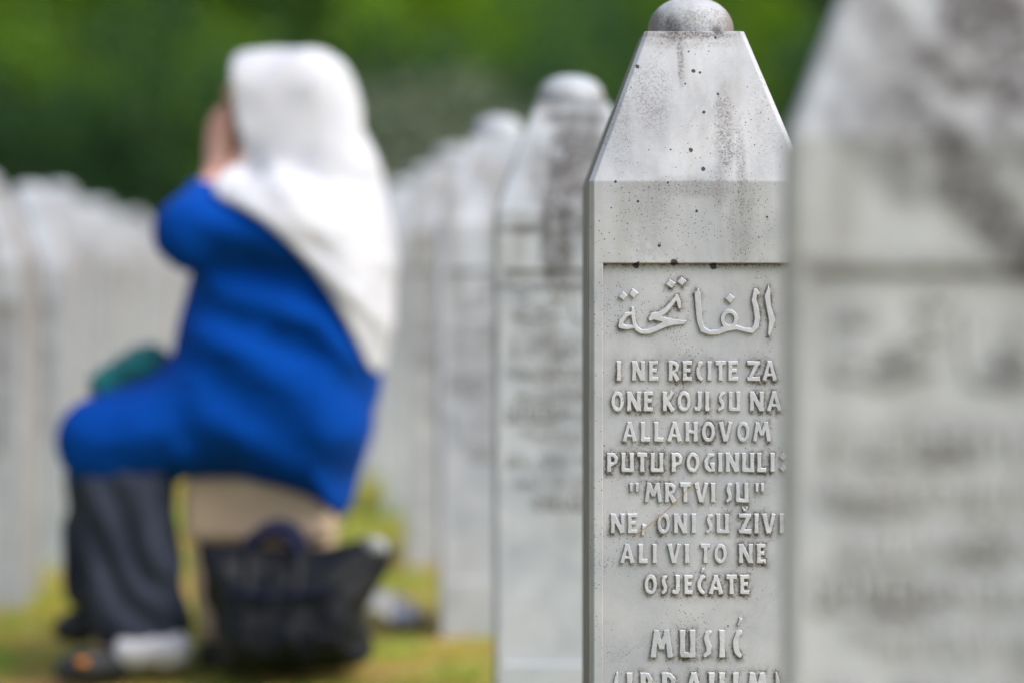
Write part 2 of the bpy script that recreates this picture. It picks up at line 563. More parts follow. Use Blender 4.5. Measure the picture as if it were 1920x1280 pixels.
def pillar_mesh():
    bm = bmesh.new()
    cy = DEP / 2
    rings = [octo(W2, DEP / 2, CH, -.25, cy), octo(W2, DEP / 2, CH, PANEL_BOT, cy), octo(W2, DEP / 2, CH, PANEL_TOP, cy),
             octo(W2, DEP / 2, CH, Z_SH, cy), octo(T2 + .003, T2 + .003, CH * .8, Z_TOP, cy)]
    vs = [[bm.verts.new(p) for p in r] for r in rings]
    for i in range(4):
        for k in range(8):
            if k == 0 and i == 1: continue       # the recessed field is framed below
            bm.faces.new((vs[i][k], vs[i][(k + 1) % 8], vs[i + 1][(k + 1) % 8], vs[i + 1][k]))
    bm.faces.new(vs[4])
    # recess frame on the front
    a, b, c, d = vs[1][0], vs[1][1], vs[2][1], vs[2][0]
    x0, x1 = -W2 + PANEL_IN + .001, W2 - PANEL_IN - .001
    zb, zt = PANEL_BOT + .01, PANEL_TOP
    i0, i1, i2, i3 = [bm.verts.new(p) for p in ((x0, 0, zb), (x1, 0, zb), (x1, 0, zt - .0005), (x0, 0, zt - .0005))]
    r0, r1, r2, r3 = [bm.verts.new(p) for p in ((x0 + .0004, REC + .002, zb + .0004), (x1 - .0004, REC + .002, zb + .0004),
                                                  (x1 - .0004, REC + .002, zt - .0012), (x0 + .0004, REC + .002, zt - .0012))]
    bm.faces.new((a, b, i1, i0)); bm.faces.new((b, c, i2, i1)); bm.faces.new((c, d, i3, i2)); bm.faces.new((d, a, i0, i3))
    bm.faces.new((i0, i1, r1, r0)); bm.faces.new((i1, i2, r2, r1)); bm.faces.new((i2, i3, r3, r2)); bm.faces.new((i3, i0, r0, r3))
    bmesh.ops.recalc_face_normals(bm, faces=bm.faces)
    sharp = [e for e in bm.edges if len(e.link_faces) == 2 and e.calc_face_angle(0) > .25]
    bmesh.ops.bevel(bm, geom=sharp, offset=.0011, segments=2, affect='EDGES', profile=.5)
    me = bpy.data.meshes.new("pillar")
    bm.to_mesh(me); bm.free()
    me.materials.append(m_stone)
    return me


def dome_mesh(r, hgt, neck, seg=48):
    prof = [(r * .93, -.004), (r * .985, .0005), (r * 1.0, neck * .4), (r, neck)]
    for i in range(1, 15):
        a = i / 14 * math.pi / 2
        prof.append((r * math.cos(a) ** .92 if i < 14 else 0.0, neck + (hgt - neck) * math.sin(a)))
    V, Fc = [], []
    for (q, z) in prof[:-1]:
        for k in range(seg):
            an = 2 * math.pi * k / seg
            V.append((q * math.cos(an), DEP / 2 + q * math.sin(an), Z_TOP + z))
    V.append((0, DEP / 2, Z_TOP + prof[-1][1]))
    n = len(prof) - 1
    for i in range(n - 1):
        for k in range(seg):
            Fc.append((i * seg + k, i * seg + (k + 1) % seg, (i + 1) * seg + (k + 1) % seg, (i + 1) * seg + k))
    for k in range(seg):
        Fc.append(((n - 1) * seg + k, (n - 1) * seg + (k + 1) % seg, n * seg))
    Fc.append(tuple(range(seg))[::-1])
    me = bpy.data.meshes.new("dome")
    me.from_pydata(V, [], Fc)
    me.polygons.foreach_set("use_smooth", [True] * len(me.polygons))
    me.materials.append(m_stone)
    return me


# ---- raised lettering: signed distance in photo pixels, turned into relief
def seg_flat(X, Y, a, b, r0, r1):
    ax, ay = a; bx, by = b
    L = math.hypot(bx - ax, by - ay) + 1e-9
    ux, uy = (bx - ax) / L, (by - ay) / L
    s = (X - ax) * ux + (Y - ay) * uy
    n = np.abs(-(X - ax) * uy + (Y - ay) * ux)
    return np.maximum(n - (r0 + (r1 - r0) * np.clip(s / L, 0, 1)), np.maximum(-s, s - L))


def seg_round(X, Y, a, b, r0, r1):
    ax, ay = a; bx, by = b
    dx, dy = bx - ax, by - ay
    t = np.clip(((X - ax) * dx + (Y - ay) * dy) / (dx * dx + dy * dy + 1e-9), 0, 1)
    return np.hypot(X - ax - t * dx, Y - ay - t * dy) - (r0 + (r1 - r0) * t)


# each glyph: list of strokes; ('f', u0,v0,u1,v1,w0,w1) flat ends, ('r', [(u,v,w)...]) round polyline, ('o') ring, ('d',u,v) diamond
def stem(u, v0=0, v1=1):
    vm = (v0 + v1) / 2
    return [('f', u, v0, u, vm + .12, 1.14, .9), ('f', u, vm - .12, u, v1, .9, 1.14)]


GL = {
    'I': stem(.5),
    'N': stem(0) + stem(1) + [('f', 0, .98, 1, .02, 1.1, 1.1)],
    'E': stem(0) + [('f', 0, .905, 1, .905, .8, 1.0), ('f', 0, .52, .86, .52, .75, .95), ('f', 0, .095, 1.02, .095, .8, 1.0)],
    'R': stem(0) + [('r', [(0, .9, .85), (.55, .9, .85), (.95, .75, .9), (.85, .56, .85), (.3, .42, .85)]), ('f', .35, .46, 1.02, 0, .9, 1.1)],
    'C': [('r', [(.95, .90, .95), (.55, .86, 1.0), (.12, .62, 1.0), (.1, .42, 1.0), (.4, .2, 1.0), (.9, .07, .8)])],
    'T': stem(.5) + [('f', 0, .9, 1, .9, 1.05, 1.05)],
    'Z': [('f', 0, .9, .98, .9, 1.0, .9), ('f', .95, .93, .05, .07, 1.05, 1.05), ('f', 0, .1, 1.0, .1, .9, 1.1)],
    'A': [('f', 0.0, 0, .47, 1, 1.1, .8), ('f', 1.0, 0, .53, 1, 1.1, .8), ('f', .2, .30, .8, .30, .7, .7)],
    'O': [('o',)],
    'K': stem(0) + [('f', .1, .42, .95, 1, .85, 1.05), ('f', .2, .56, 1.0, 0, .9, 1.1)],
    'J': stem(1, .16, 1) + [('r', [(1, .22, .9), (.8, .09, .9), (.15, .13, .9)])],
    'S': [('r', [(1.15, .90, .8), (.5, .86, .9), (.15, .70, .95), (.4, .55, 1.0), (.95, .38, 1.0), (.85, .2, .95), (-.1, .08, .8)])],
    'U': stem(0, .09, 1) + stem(1) + [('f', .02, .11, 1.0, .09, .95, .95)],
    'L': stem(0) + [('f', 0, .1, 1.02, .1, .85, 1.1)],
    'H': stem(0) + stem(1) + [('f', 0, .5, 1, .5, .8, .8)],
    'V': [('f', 0, 1, .46, 0, 1.15, .95), ('f', 1, 1, .54, 0, 1.0, .8)],
    'M': [('f', 0, 0, .2, 1, 1.05, .95), ('f', 1, 0, .8, 1, 1.05, .95), ('f', .2, .97, .5, .30, 1.0, .9), ('f', .8, .97, .5, .30, 1.0, .9)],
    'P': stem(0) + [('r', [(0, .9, .85), (.6, .9, .85), (.98, .72, .9), (.85, .5, .85), (.25, .37, .85)])],
    'G': [('r', [(.95, .88, .85), (.5, .86, 1.0), (.1, .58, 1.0), (.15, .3, 1.0), (.55, .1, .95), (.95, .12, .8)]), ('f', .95, .02, .95, .46, 1, 1), ('f', .55, .42, 1.0, .42, .75, .75)],
    'B': stem(0) + [('r', [(0, .9, .85), (.55, .9, .85), (.9, .74, .9), (.75, .57, .85), (.2, .52, .8)]), ('r', [(.2, .52, .8), (.75, .48, .85), (1, .28, .9), (.8, .1, .9), (0, .09, .9)])],
    ',': [('f', .85, 1, .2, 0, 1.0, .7)],
    ':': [('d', .5, .82, .2), ('d', .5, .2, .2)],
    '"': [('f', .1, .95, .12, 0.0, 1.0, .8), ('f', .9, .95, .88, 0.0, 1.0, .8)],
    '(': [('r', [(1, .98, .4), (.35, .78, .8), (.1, .5, .9), (.35, .22, .8), (1, .02, .4)])],
    ')': [('r', [(0, .98, .4), (.65, .78, .8), (.9, .5, .9), (.65, .22, .8), (0, .02, .4)])],
    '^': [('r', [(0, .8, .5), (.3, .3, .7), (.6, .25, .7), (1, .85, .5)])],      # caron
    '/': [('f', .1, .05, .85, .95, .7, 1.0)],                                   # acute
}


def glyph_field(X, Y, ch, x0, x1, y0, y1, t):
    H = y1 - y0; w = x1 - x0
    hw = t / 2
    ins = min(hw * .95, w * .5)
    def P(u, v): return (x0 + ins + u * (w - 2 * ins), y1 - v * H)
    def Q(u, v): return (x0 + u * w, y1 - v * H)
    d = np.full(X.shape, 50.0)
    for s in GL[ch]:
        if s[0] == 'f':
            G = Q if s[2] == s[4] or (s[2] == .11) else P
            d = np.minimum(d, seg_flat(X, Y, G(s[1], s[2]), G(s[3], s[4]), hw * s[5], hw * s[6]))
        elif s[0] == 'r':
            for a, b in zip(s[1][:-1], s[1][1:]):
                d = np.minimum(d, seg_round(X, Y, P(a[0], a[1]), P(b[0], b[1]), hw * a[2], hw * b[2]))
        elif s[0] == 'o':
            cx, cy = (x0 + x1) / 2, (y0 + y1) / 2
            rx, ry = w / 2 - hw * .92, H / 2 - hw * .8
            k0 = np.hypot((X - cx) / rx, (Y - cy) / ry)
            k1 = np.hypot((X - cx) / rx ** 2, (Y - cy) / ry ** 2) + 1e-6
            d = np.minimum(d, np.abs(k0 * (k0 - 1) / k1) - hw * .93)
        elif s[0] == 'd':
            c = P(s[1], s[2])
            d = np.minimum(d, (np.abs(X - c[0]) + np.abs(Y - c[1]) - 7.2) * .707)
    return d


def zx(z): return 1080 + z / 4.571
LINES = [
    (677, 714, 8.1, 'name', [('I', 345, 390), ('N', 480, 590), ('E', 625, 705), ('R', 793, 890), ('E', 915, 995), ('C', 1025, 1095), ('I', 1125, 1165), ('T', 1193, 1285), ('E', 1305, 1390), ('Z', 1465, 1580), ('A', 1595, 1725)]),
    (734, 771, 8.1, '', [('O', 300, 412), ('N', 437, 555), ('E', 580, 660), ('K', 743, 850), ('O', 868, 985), ('J', 1005, 1078), ('I', 1103, 1145), ('S', 1213, 1280), ('U', 1308, 1410), ('N', 1490, 1610), ('A', 1635, 1765)]),
    (791, 828, 8.1, '', [('A', 395, 522), ('L', 555, 635), ('L', 670, 750), ('A', 780, 908), ('H', 937, 1043), ('O', 1078, 1192), ('V', 1225, 1343), ('O', 1378, 1490), ('M', 1515, 1672)]),
    (849, 885, 8.1, '', [('P', 265, 365), ('U', 388, 495), ('T', 522, 612), ('U', 640, 748), ('P', 820, 918), ('O', 945, 1060), ('G', 1088, 1195), ('I', 1215, 1258), ('N', 1283, 1397), ('U', 1422, 1527), ('L', 1553, 1632), ('I', 1663, 1707), (':', 1752, 1803)]),
    (905, 942, 8.1, '', [('"', 450, 545), ('M', 585, 740), ('R', 762, 862), ('T', 890, 985), ('V', 1015, 1135), ('I', 1153, 1197), ('S', 1283, 1340), ('U', 1370, 1478), ('"', 1530, 1620)]),
    (963, 1000, 8.1, '', [('N', 298, 417), ('E', 443, 525), (',', 550, 605), ('O', 695, 808), ('N', 838, 953), ('I', 987, 1030), ('S', 1113, 1175), ('U', 1203, 1310), ('Z', 1395, 1507), ('^', 1418, 1480), ('I', 1525, 1570), ('V', 1595, 1713), ('I', 1743, 1785)]),
    (1020, 1056, 8.1, '', [('A', 375, 502), ('L', 537, 615), ('I', 655, 693), ('V', 785, 900), ('I', 930, 970), ('T', 1065, 1155), ('O', 1183, 1295), ('N', 1397, 1515), ('E', 1550, 1628)]),
    (1078, 1114, 8.1, '', [('O', 585, 695), ('S', 728, 783), ('J', 815, 890), ('E', 928, 1003), ('C', 1033, 1112), ('/', 1062, 1108), ('A', 1137, 1262), ('T', 1287, 1380), ('E', 1407, 1488)]),
    (1181, 1233, 10.6, '', [('M', 637, 830), ('U', 890, 1022), ('S', 1088, 1165), ('I', 1228, 1277), ('C', 1340, 1432), ('/', 1370, 1436)]),
    (1261, 1313, 10.6, '', [('(', 318, 375), ('I', 433, 485), ('B', 552, 668), ('R', 735, 862), ('A', 925, 1095), ('H', 1140, 1275), ('I', 1345, 1393), ('M', 1460, 1650), (')', 1695, 1755)]),
]
ARABIC_STROKES = [
    [(1540, 300, 20), (1525, 380, 22), (1545, 450, 25), (1555, 530, 25), (1545, 600, 25), (1510, 642, 24), (1440, 634, 18), (1380, 614, 20), (1290, 620, 30), (1220, 655, 22), (1150, 660, 20), (1085, 632, 25), (1060, 560, 26), (1050, 440, 28), (1042, 330, 28), (1048, 292, 10)],
    [(1540, 300, 22), (1560, 322, 16)],
    [(888, 440, 16), (882, 400, 20), (865, 348, 18), (820, 410, 20), (770, 465, 24), (720, 503, 26), (660, 515, 28)],
    [(640, 540, 22), (660, 518, 28), (740, 545, 26), (840, 568, 26), (920, 572, 20), (948, 558, 8)],
    [(840, 568, 26), (760, 585, 30), (690, 625, 24), (620, 650, 22), (560, 650, 20), (520, 625, 20), (500, 580, 18), (490, 520, 18), (485, 450, 14)],
    [(482, 490, 13), (430, 505, 20), (388, 560, 22), (385, 600, 25), (430, 614, 20), (495, 608, 16)],
]
DIAM = [[(365, 350), (405, 308), (440, 345), (408, 382)], [(455, 325), (485, 283), (537, 320), (495, 364)],
        [(768, 245), (805, 201), (855, 235), (822, 277)], [(868, 220), (905, 183), (947, 215), (910, 257)],
        [(1318, 326), (1362, 360), (1325, 410), (1276, 365)],
        [(1650, 248), (1665, 290), (1668, 420), (1710, 555), (1660, 692), (1645, 670), (1655, 560), (1616, 350)]]


def arabic_field(X, Y):
    zX, zY = (X - 1080) * 4.571, (Y - 480) * 4.571
    d = np.full(X.shape, 300.0)
    for st in ARABIC_STROKES:
        for a, b in zip(st[:-1], st[1:]):
            d = np.minimum(d, seg_round(zX, zY, a[:2], b[:2], a[2], b[2]))
    k0 = np.hypot((zX - 1315) / 57, (zY - 543) / 66)
    k1 = np.hypot((zX - 1315) / 57 ** 2, (zY - 543) / 66 ** 2) + 1e-6
    d = np.minimum(d, np.abs(k0 * (k0 - 1) / k1) - 19)
    for p in DIAM:
        d = np.minimum(d, poly_sdf(p, zX, zY) - 2)
    return d / 4.571


def blur2(a, n=1):
    for _ in range(n):
        p = np.pad(a, 1, mode='edge')
        a = (p[:-2, 1:-1] + p[2:, 1:-1] + p[1:-1, :-2] + p[1:-1, 2:] + 2 * p[1:-1, 1:-1]) / 6
    return a


def text_field(X, Y, lines, arabic):
    d = np.full(X.shape, 60.0)
    x, y = X[:, 0], Y[0, :]
    for (y0, y1, t, _, gl) in lines:
        for (ch, a, b) in gl:
            ex0, ex1, ey0, ey1 = zx(a), zx(b), y0, y1
            if ch == '"': ey1 = y0 + 17
            elif ch == ',': ey0, ey1 = y1 - 17, y1 + 4
            elif ch == '^': ey0, ey1 = y0 - 13, y0 - 4
            elif ch == '/': ey0, ey1 = y0 - (13 if t < 10 else 23), y0 - (4 if t < 10 else 7)
            elif ch == ':': ey0, ey1 = y0 + 1, y1
            tt = t * (.85 if ch == '"' else .7 if ch == '^' else .62 if ch == '/' else 1)
            i = np.where((x > ex0 - 30) & (x < ex1 + 30))[0]; j = np.where((y > ey0 - 30) & (y < ey1 + 30))[0]
            if len(i) == 0 or len(j) == 0: continue
            s = np.s_[i[0]:i[-1] + 1, j[0]:j[-1] + 1]
            d[s] = np.minimum(d[s], glyph_field(X[s], Y[s], ch, ex0, ex1, ey0, ey1, tt))
    if arabic:
        j = np.where((y > 480) & (y < 670))[0]
        if len(j):
            s = np.s_[:, j[0]:j[-1] + 1]
            d[s] = np.minimum(d[s], arabic_field(X[s], Y[s]))
    return d


def set_grime_shade(me, g):
    at = me.attributes.new("grime_shade", 'FLOAT', 'POINT')
    at.data.foreach_set("value", np.asarray(g, np.float32).ravel())


GPX = 0.62
def relief_mesh(name, lines, arabic, yr, hmax=.0030, gpx=GPX):
    x = np.arange(1133, 1488, gpx); y = np.arange(yr[0], yr[1], gpx)
    X, Y = np.meshgrid(x, y, indexing='ij')
    d = text_field(X, Y, lines, arabic)
    d = d + .38 * NZ(X * .19, Y * .19, 3.3) + .25 * NZ2(X * .5, Y * .5, 1.7)      # hand-cut, weathered edge
    d = blur2(d, max(1, int(round(.8 / gpx ** 2))))
    s = np.clip((1.0 - d) / 2.2, 0, 1)
    s = s * s * (3 - 2 * s)
    h = hmax * s * (1 + .06 * NZ(X * .12, Y * .12, 8.1)) - .0006
    keep = d < 1.5
    cell = keep[:-1, :-1] | keep[1:, :-1] | keep[:-1, 1:] | keep[1:, 1:]
    ci = np.argwhere(cell)
    nid = -np.ones(d.shape, np.int64)
    used = np.zeros(d.shape, bool)
    for a, b in ((0, 0), (1, 0), (0, 1), (1, 1)): used[ci[:, 0] + a, ci[:, 1] + b] = True
    nid[used] = np.arange(used.sum())
    V = np.stack([LX(X[used]), REC - h[used], LZ(Y[used])], 1)
    q = np.stack([nid[ci[:, 0], ci[:, 1]], nid[ci[:, 0], ci[:, 1] + 1], nid[ci[:, 0] + 1, ci[:, 1] + 1], nid[ci[:, 0] + 1, ci[:, 1]]], 1)
    o = mesh_obj(name, V, q)
    dn = NZ(X[used] * .03, Y[used] * .03, 5.5)
    g = np.clip((d[used] + 1.6) / 2.6, 0, 1) * np.clip(.35 + .9 * dn, .05, .9)
    set_grime_shade(o.data, g)
    me = o.data
    bpy.data.objects.remove(o)
    me.materials.append(m_main)
    return me


def panel_mesh(lines, arabic):
    g = 1.3
    x = np.append(np.arange((-W2 + PANEL_IN), W2 - PANEL_IN, g * S0), W2 - PANEL_IN)
    z = np.append(np.arange(PANEL_BOT + .008, PANEL_TOP - .0014, g * S0), PANEL_TOP - .0014)
    PX = x / S0 + 1310; PY = HORIZON - (z - CAMZ) / S0
    X, Y = np.meshgrid(PX, PY[::-1], indexing='ij')
    d = text_field(X, Y, lines, arabic)[:, ::-1]
    Y = Y[:, ::-1]
    dup = np.minimum(d, np.roll(d, -4, 1) + 1.0)      # dirt washed a little below each letter
    patch = np.clip(.50 + .95 * NZ(X * .021, Y * .021, 2.2) + .35 * NZ2(X * .09, Y * .09, 4.1), 0, 1.1)
    gr = np.exp(-np.maximum(dup, 0) / 3.4) * (.14 + .86 * patch) + .55 * np.exp(-np.maximum(dup, 0) / 10.0) * np.clip(patch - .45, 0, 1)
    top = np.exp(-np.maximum(Y - 497, 0) / 4.5) * np.clip(.95 + .5 * NZ2(X * .05, Y * .0 + .5, 2.7), .3, 1.2)  # shadow line under the recess top edge, painted in with the dirt
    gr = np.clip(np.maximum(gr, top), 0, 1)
    Zg, Xg = np.meshgrid(z, x, indexing='xy')[0], np.meshgrid(z, x, indexing='xy')[1]
    und = .00018 * NZ(X * .03, Y * .03, 9.1)
    V = np.stack([Xg.ravel(), (REC + und).ravel(), Zg.ravel()], 1)
    nx, nz = len(x), len(z)
    i, j = np.meshgrid(np.arange(nx - 1), np.arange(nz - 1), indexing='ij')
    a = (i * nz + j).ravel()
    q = np.stack([a, a + nz, a + nz + 1, a + 1], 1)
    o = mesh_obj("carved_panel", V, q)
    set_grime_shade(o.data, gr)
    me = o.data
    bpy.data.objects.remove(o)
    me.materials.append(m_main)
    return me


VERSE = LINES[:8]
ME_PILLAR = pillar_mesh()
ME_DOME = dome_mesh(.0545, .049, .007)
ME_DOME_BIG = dome_mesh(.058, .050, .012)
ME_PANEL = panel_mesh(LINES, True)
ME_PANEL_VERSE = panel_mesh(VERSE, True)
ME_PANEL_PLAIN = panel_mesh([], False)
ME_ARAB = relief_mesh("arabic_inscription", [], True, (515, 645))
ME_VERSE = relief_mesh("verse_inscription", VERSE, False, (668, 1124))
ME_NAME = relief_mesh("name_inscription", LINES[8:], False, (1150, 1322))


def link(name, me, parent, mat):
    o = bpy.data.objects.new(name, me)
    C.objects.link(o)
    o.parent = parent
    o.material_slots[0].link = 'OBJECT'
    o.material_slots[0].material = mat
    return o


def gravestone(x, y, label, group, mat, inscr=True, name=False, big=False, rz=.013, zoff=0.0, lean=0.0, hs=1.0):
    t = empty("gravestone", (x, y, float(ground_z(x, y)) + zoff), rz)
    t.rotation_euler = (lean * .5, lean, rz)
    t.scale = (1, 1, hs)
    tag(t, label, "gravestone", group)
    link("pillar", ME_PILLAR, t, mat)
    link("dome", ME_DOME_BIG if big else ME_DOME, t, mat)
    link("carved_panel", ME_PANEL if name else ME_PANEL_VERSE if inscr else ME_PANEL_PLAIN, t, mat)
    if inscr:
        lm = m_letters if mat is m_main else mat
        link("arabic_inscription", ME_ARAB, t, lm)
        link("verse_inscription", ME_VERSE, t, lm)
    if name:
        link("name_inscription", ME_NAME, t, m_letters)
    return t


GA = "gravestones in the row running back from the sharp inscribed stone"
GB = "gravestones in the row at the left edge"
gravestone(.2279, 2.95, "sharply focused white marble gravestone with raised inscription and small speckled dome", GA, m_main, True, True, False, .002)
gravestone(.3405, 1.81, "large out of focus gravestone at the right edge with dark mottled stains", GA, m_front, True, False, False, -.10)
gravestone(.1045, 4.10, "blurred gravestone just behind the sharp one, dark brown stain on its pyramid top", GA, m_second, True, False, True, .013, -.016)
a_specs = [(-.0235, 5.2, "blurred pale gravestone third in the right row, standing left of the stained one", m_stone, True),
           (-.154, 6.5, "blurred gravestone with brownish neck, fourth from the sharp stone in the right row", m_stone_brown, True),
           (-.282, 7.9, "faint pale gravestone between the brown necked stone and the woman's white scarf", m_stone, True),
           (-.44, 9.2, "small blurred gravestone top touching the edge of the white scarf at shoulder height", m_stone, False)]
for (x, y, lb, mt, ins) in a_specs:
    gravestone(x, y, lb, GA, mt, ins, False, True, .013 + random.uniform(-.02, .02), -.022, random.uniform(-.008, .008))
for k in range(10):
    y = 10.5 + 1.25 * k
    x = -.44 - .11 * (y - 9.2) + random.uniform(-.02, .02)
    gravestone(x, y, "distant gravestone of the right row hidden behind the seated woman", GA, random.choice([m_stone, m_stone_brown]), False, False, True, .013 + random.uniform(-.03, .03))
b_lab = ["pale gravestone cut by the left edge of the photo, nearest of the left row",
         "blurred gravestone with a round dome beside the woman's knees, second of the left row",
         "blurred bright gravestone with dome above the woman's knee, third of the left row",
         "blurred gravestone above the teal bag, fourth of the left row",
         "blurred gravestone left of the blue sleeve, fifth of the left row",
         "small blurred gravestone close to the woman's raised elbow, sixth of the left row"]
for k in range(15):
    y = 5.69 + 1.24 * k
    x = -1.419 - .1059 * (y - 6.93) + random.uniform(-.015, .015)
    if k == 0: x, y = -1.37, 6.08
    lb = b_lab[k] if k < 6 else "distant gravestone in the far end of the left row before the wood"
    gravestone(x, y, lb, GB, random.choice([m_stone, m_stone, m_stone_brown]), k < 4, False, True, random.uniform(-.03, .05), -.025 + random.uniform(-.03, .03), random.uniform(-.018, .018))
for k in range(9):
    y = 14.2 + 1.24 * k
    x = -2.62 - .1059 * (y - 6.93) + random.uniform(-.03, .03)
    gravestone(x, y, "distant gravestone in the farther row seen behind the left row", "gravestones in the farther left row", random.choice([m_stone, m_stone_brown]), False, False, True, random.uniform(-.04, .05))

# a dry straw lying across the raised letters
sv = []
for t in np.linspace(0, 1, 18):
    px = 1186 + (1310 - 1186) * t; py = 1006 + (896 - 1006) * t + 6 * math.sin(t * 3.1)
    sv.append((LX(px), -.0002 - .0012 * math.sin(t * 6.0), LZ(py)))
st_o = np.array([.2252, 2.95, 0])
V, Fc = tube([tuple(np.array(p) + np.array([0, 0, 0])) for p in sv], list(np.linspace(.0007, .00028, 18)), 6)
m_straw = fabric("straw", (.45, .30, .12), (.36, .22, .08), .6, 0, 60, .1)
straw = mesh_obj("dry_straw", V, Fc, m_straw)
straw.location = (.2279, 2.95, 0)
tag(straw, "thin dry straw stuck diagonally across the raised letters of the sharp gravestone", "straw")


# ------------------------------------------------------------------ the seated woman
WY = 5.04
WS = WY / F
def wx(px): return (px - 960) * WS
def wz(py): return CAMZ - (py - HORIZON) * WS
def WP(pts, n=2): return chaikin([(wx(a), wz(b)) for a, b in pts], n)
def W3(px, py, dy): return (wx(px), dy, wz(py))


FIGURE = WP([(455, 335), (420, 380), (385, 450), (352, 540), (334, 620), (326, 672), (255, 712), (165, 742), (133, 785), (130, 840), (160, 905), (250, 918),
             (325, 914), (370, 888), (440, 882), (530, 920), (636, 978), (668, 940), (692, 830), (710, 750), (716, 690), (728, 600), (734, 500), (726, 420), (706, 340),
             (684, 300), (600, 285), (500, 310)])
TUNIC = WP([(470, 330), (415, 380), (380, 450), (350, 540), (332, 620), (324, 672), (255, 712), (165, 742), (132, 785), (130, 840), (160, 905), (250, 918),
            (325, 914), (370, 888), (440, 882), (530, 920), (638, 980), (670, 942), (694, 830), (714, 750), (718, 690), (712, 600), (712, 500), (704, 420), (690, 360), (640, 330), (560, 320)])
CAPE = WP([(412, 348), (440, 318), (480, 295), (540, 275), (600, 245), (676, 240), (700, 285), (728, 360), (747, 460), (747, 560), (738, 640), (716, 700), (700, 680), (676, 622), (640, 552),
           (600, 495), (560, 450), (515, 412), (470, 388), (430, 372)])
HEADP = WP([(440, 106), (466, 94), (540, 89), (600, 90), (645, 112), (672, 162), (683, 232), (694, 300), (700, 345), (600, 360), (490, 335), (468, 290), (453, 240), (441, 165)], 2)
HEADX = WP([(380, 98), (470, 92), (540, 88), (600, 89), (645, 112), (672, 162), (683, 232), (694, 300), (700, 345), (600, 360), (480, 345), (380, 300)], 2)

H = .0055
fld = Field((wx(100), -.34, wz(1000)), (wx(775), .34, wz(250)), H)
d2 = fld.poly2d(FIGURE)
# torso and lap: width grows from shoulders to hips
Tz = np.interp(fld.ax[2], [wz(960), wz(850), wz(700), wz(560), wz(430), wz(340)], [.20, .215, .225, .205, .185, .11])[None, None, :]
fld.f = inflate(d2, fld.Y, .12, Tz)
# dip between the thighs
for sgn in (-1, 1):
    fld.caps(W3(600, 790, sgn * .10), W3(190, 812, sgn * .115), .10, .075, .05)
    fld.caps(W3(190, 812, sgn * .115), W3(225, 860, sgn * .115), .070, .068, .04)
fld.ell(W3(330, 770, 0.0), (.16, .035, .06), .05, True)
# shoulders and sleeves
for sgn in (-1, 1):
    fld.ell(W3(545, 415, sgn * .155), (.075, .07, .075), .06)
    fld.caps(W3(535, 425, sgn * .175), W3(378, 438, sgn * .175), .070, .066, .05)
    fld.caps(W3(378, 438, sgn * .172), W3(408, 345, sgn * .065), .060, .040, .035)
xx, yy, zz = fld.X, fld.Y, fld.Z
wr = (NZ(xx * 8 + zz * 4, yy * 6, zz * 13 - xx * 7) * .0056 + NZ2(xx * 22 + zz * 14, yy * 15, zz * 32 - xx * 18) * .0020)
fold = (.0040 + .003 * NZ2(xx * 4, yy * 4, zz * 4)) * np.sin((zz * 46 + xx * 30 + 2.4 * NZ(xx * 5, yy * 5, zz * 5))) * np.clip((xx - wx(330)) / .1, 0, 1)
full = fld.f + wr + fold
LO, HH = fld.lo.copy(), H

tun = Field.__new__(Field); tun.__dict__.update(fld.__dict__)
sl = fld.poly2d(TUNIC)
sleeves = Field((wx(100), -.34, wz(1000)), (wx(775), .34, wz(250)), H)
for sgn in (-1, 1):
    sleeves.caps(W3(535, 425, sgn * .175), W3(378, 438, sgn * .175), .070, .066, .03)
    sleeves.caps(W3(378, 438, sgn * .172), W3(408, 345, sgn * .065), .060, .040, .03)
tunic_f = np.minimum(smax(full, np.broadcast_to(sl, full.shape), .012), np.maximum(full, sleeves.f - .02))
tunic_f = smax(tunic_f, np.broadcast_to(fld.Z - (wz(345) - .2 * (fld.X - wx(410))), full.shape) * .98, .006)
vt, qt = surface_nets(tunic_f, LO, H)

# cape part of the headscarf: an offset of the same body, cut along its draped edge
cf = fld.poly2d(CAPE)
soft = .0028 * np.sin(zz * 40 + xx * 62 + 3 * NZ2(xx * 6, yy * 6, zz * 6)) + wr * .35
cape_f = smax(np.minimum(full, fld.f) - .016 + soft, np.broadcast_to(cf, full.shape), .012)
hd = inflate(fld.poly2d(HEADX), fld.Y, .085, .098)
hd2 = Field((wx(360), -.34, wz(400)), (wx(775), .34, wz(60)), H)
# one scarf field: head + cape in a common grid
hs_ = Field((wx(360), -.34, wz(740)), (wx(790), .34, wz(60)), H)
def resample(src, fsrc, dst):
    i0 = int(round((dst.lo[0] - src.lo[0]) / H)); j0 = int(round((dst.lo[1] - src.lo[1]) / H)); k0 = int(round((dst.lo[2] - src.lo[2]) / H))
    out = np.full(dst.f.shape, 1.0)
    n = dst.f.shape
    a = [max(0, -i0), max(0, -j0), max(0, -k0)]
    b = [min(n[0], src.f.shape[0] - i0), min(n[1], src.f.shape[1] - j0), min(n[2], src.f.shape[2] - k0)]
    out[a[0]:b[0], a[1]:b[1], a[2]:b[2]] = fsrc[a[0] + i0:b[0] + i0, a[1] + j0:b[1] + j0, a[2] + k0:b[2] + k0]
    return out
cape_r = resample(fld, cape_f, hs_)
X3, Y3, Z3 = hs_.X, hs_.Y, hs_.Z
headf = inflate(hs_.poly2d(HEADX), Y3, .095, .108)
headf = headf + .0022 * np.sin(Z3 * 46 - X3 * 58 + 3.2 * NZ(X3 * 7, Y3 * 7, Z3 * 7)) + .004 * NZ2(X3 * 18, Y3 * 14, Z3 * 18)
headf = smax(headf, np.broadcast_to(hs_.poly2d(HEADP), headf.shape), .007)
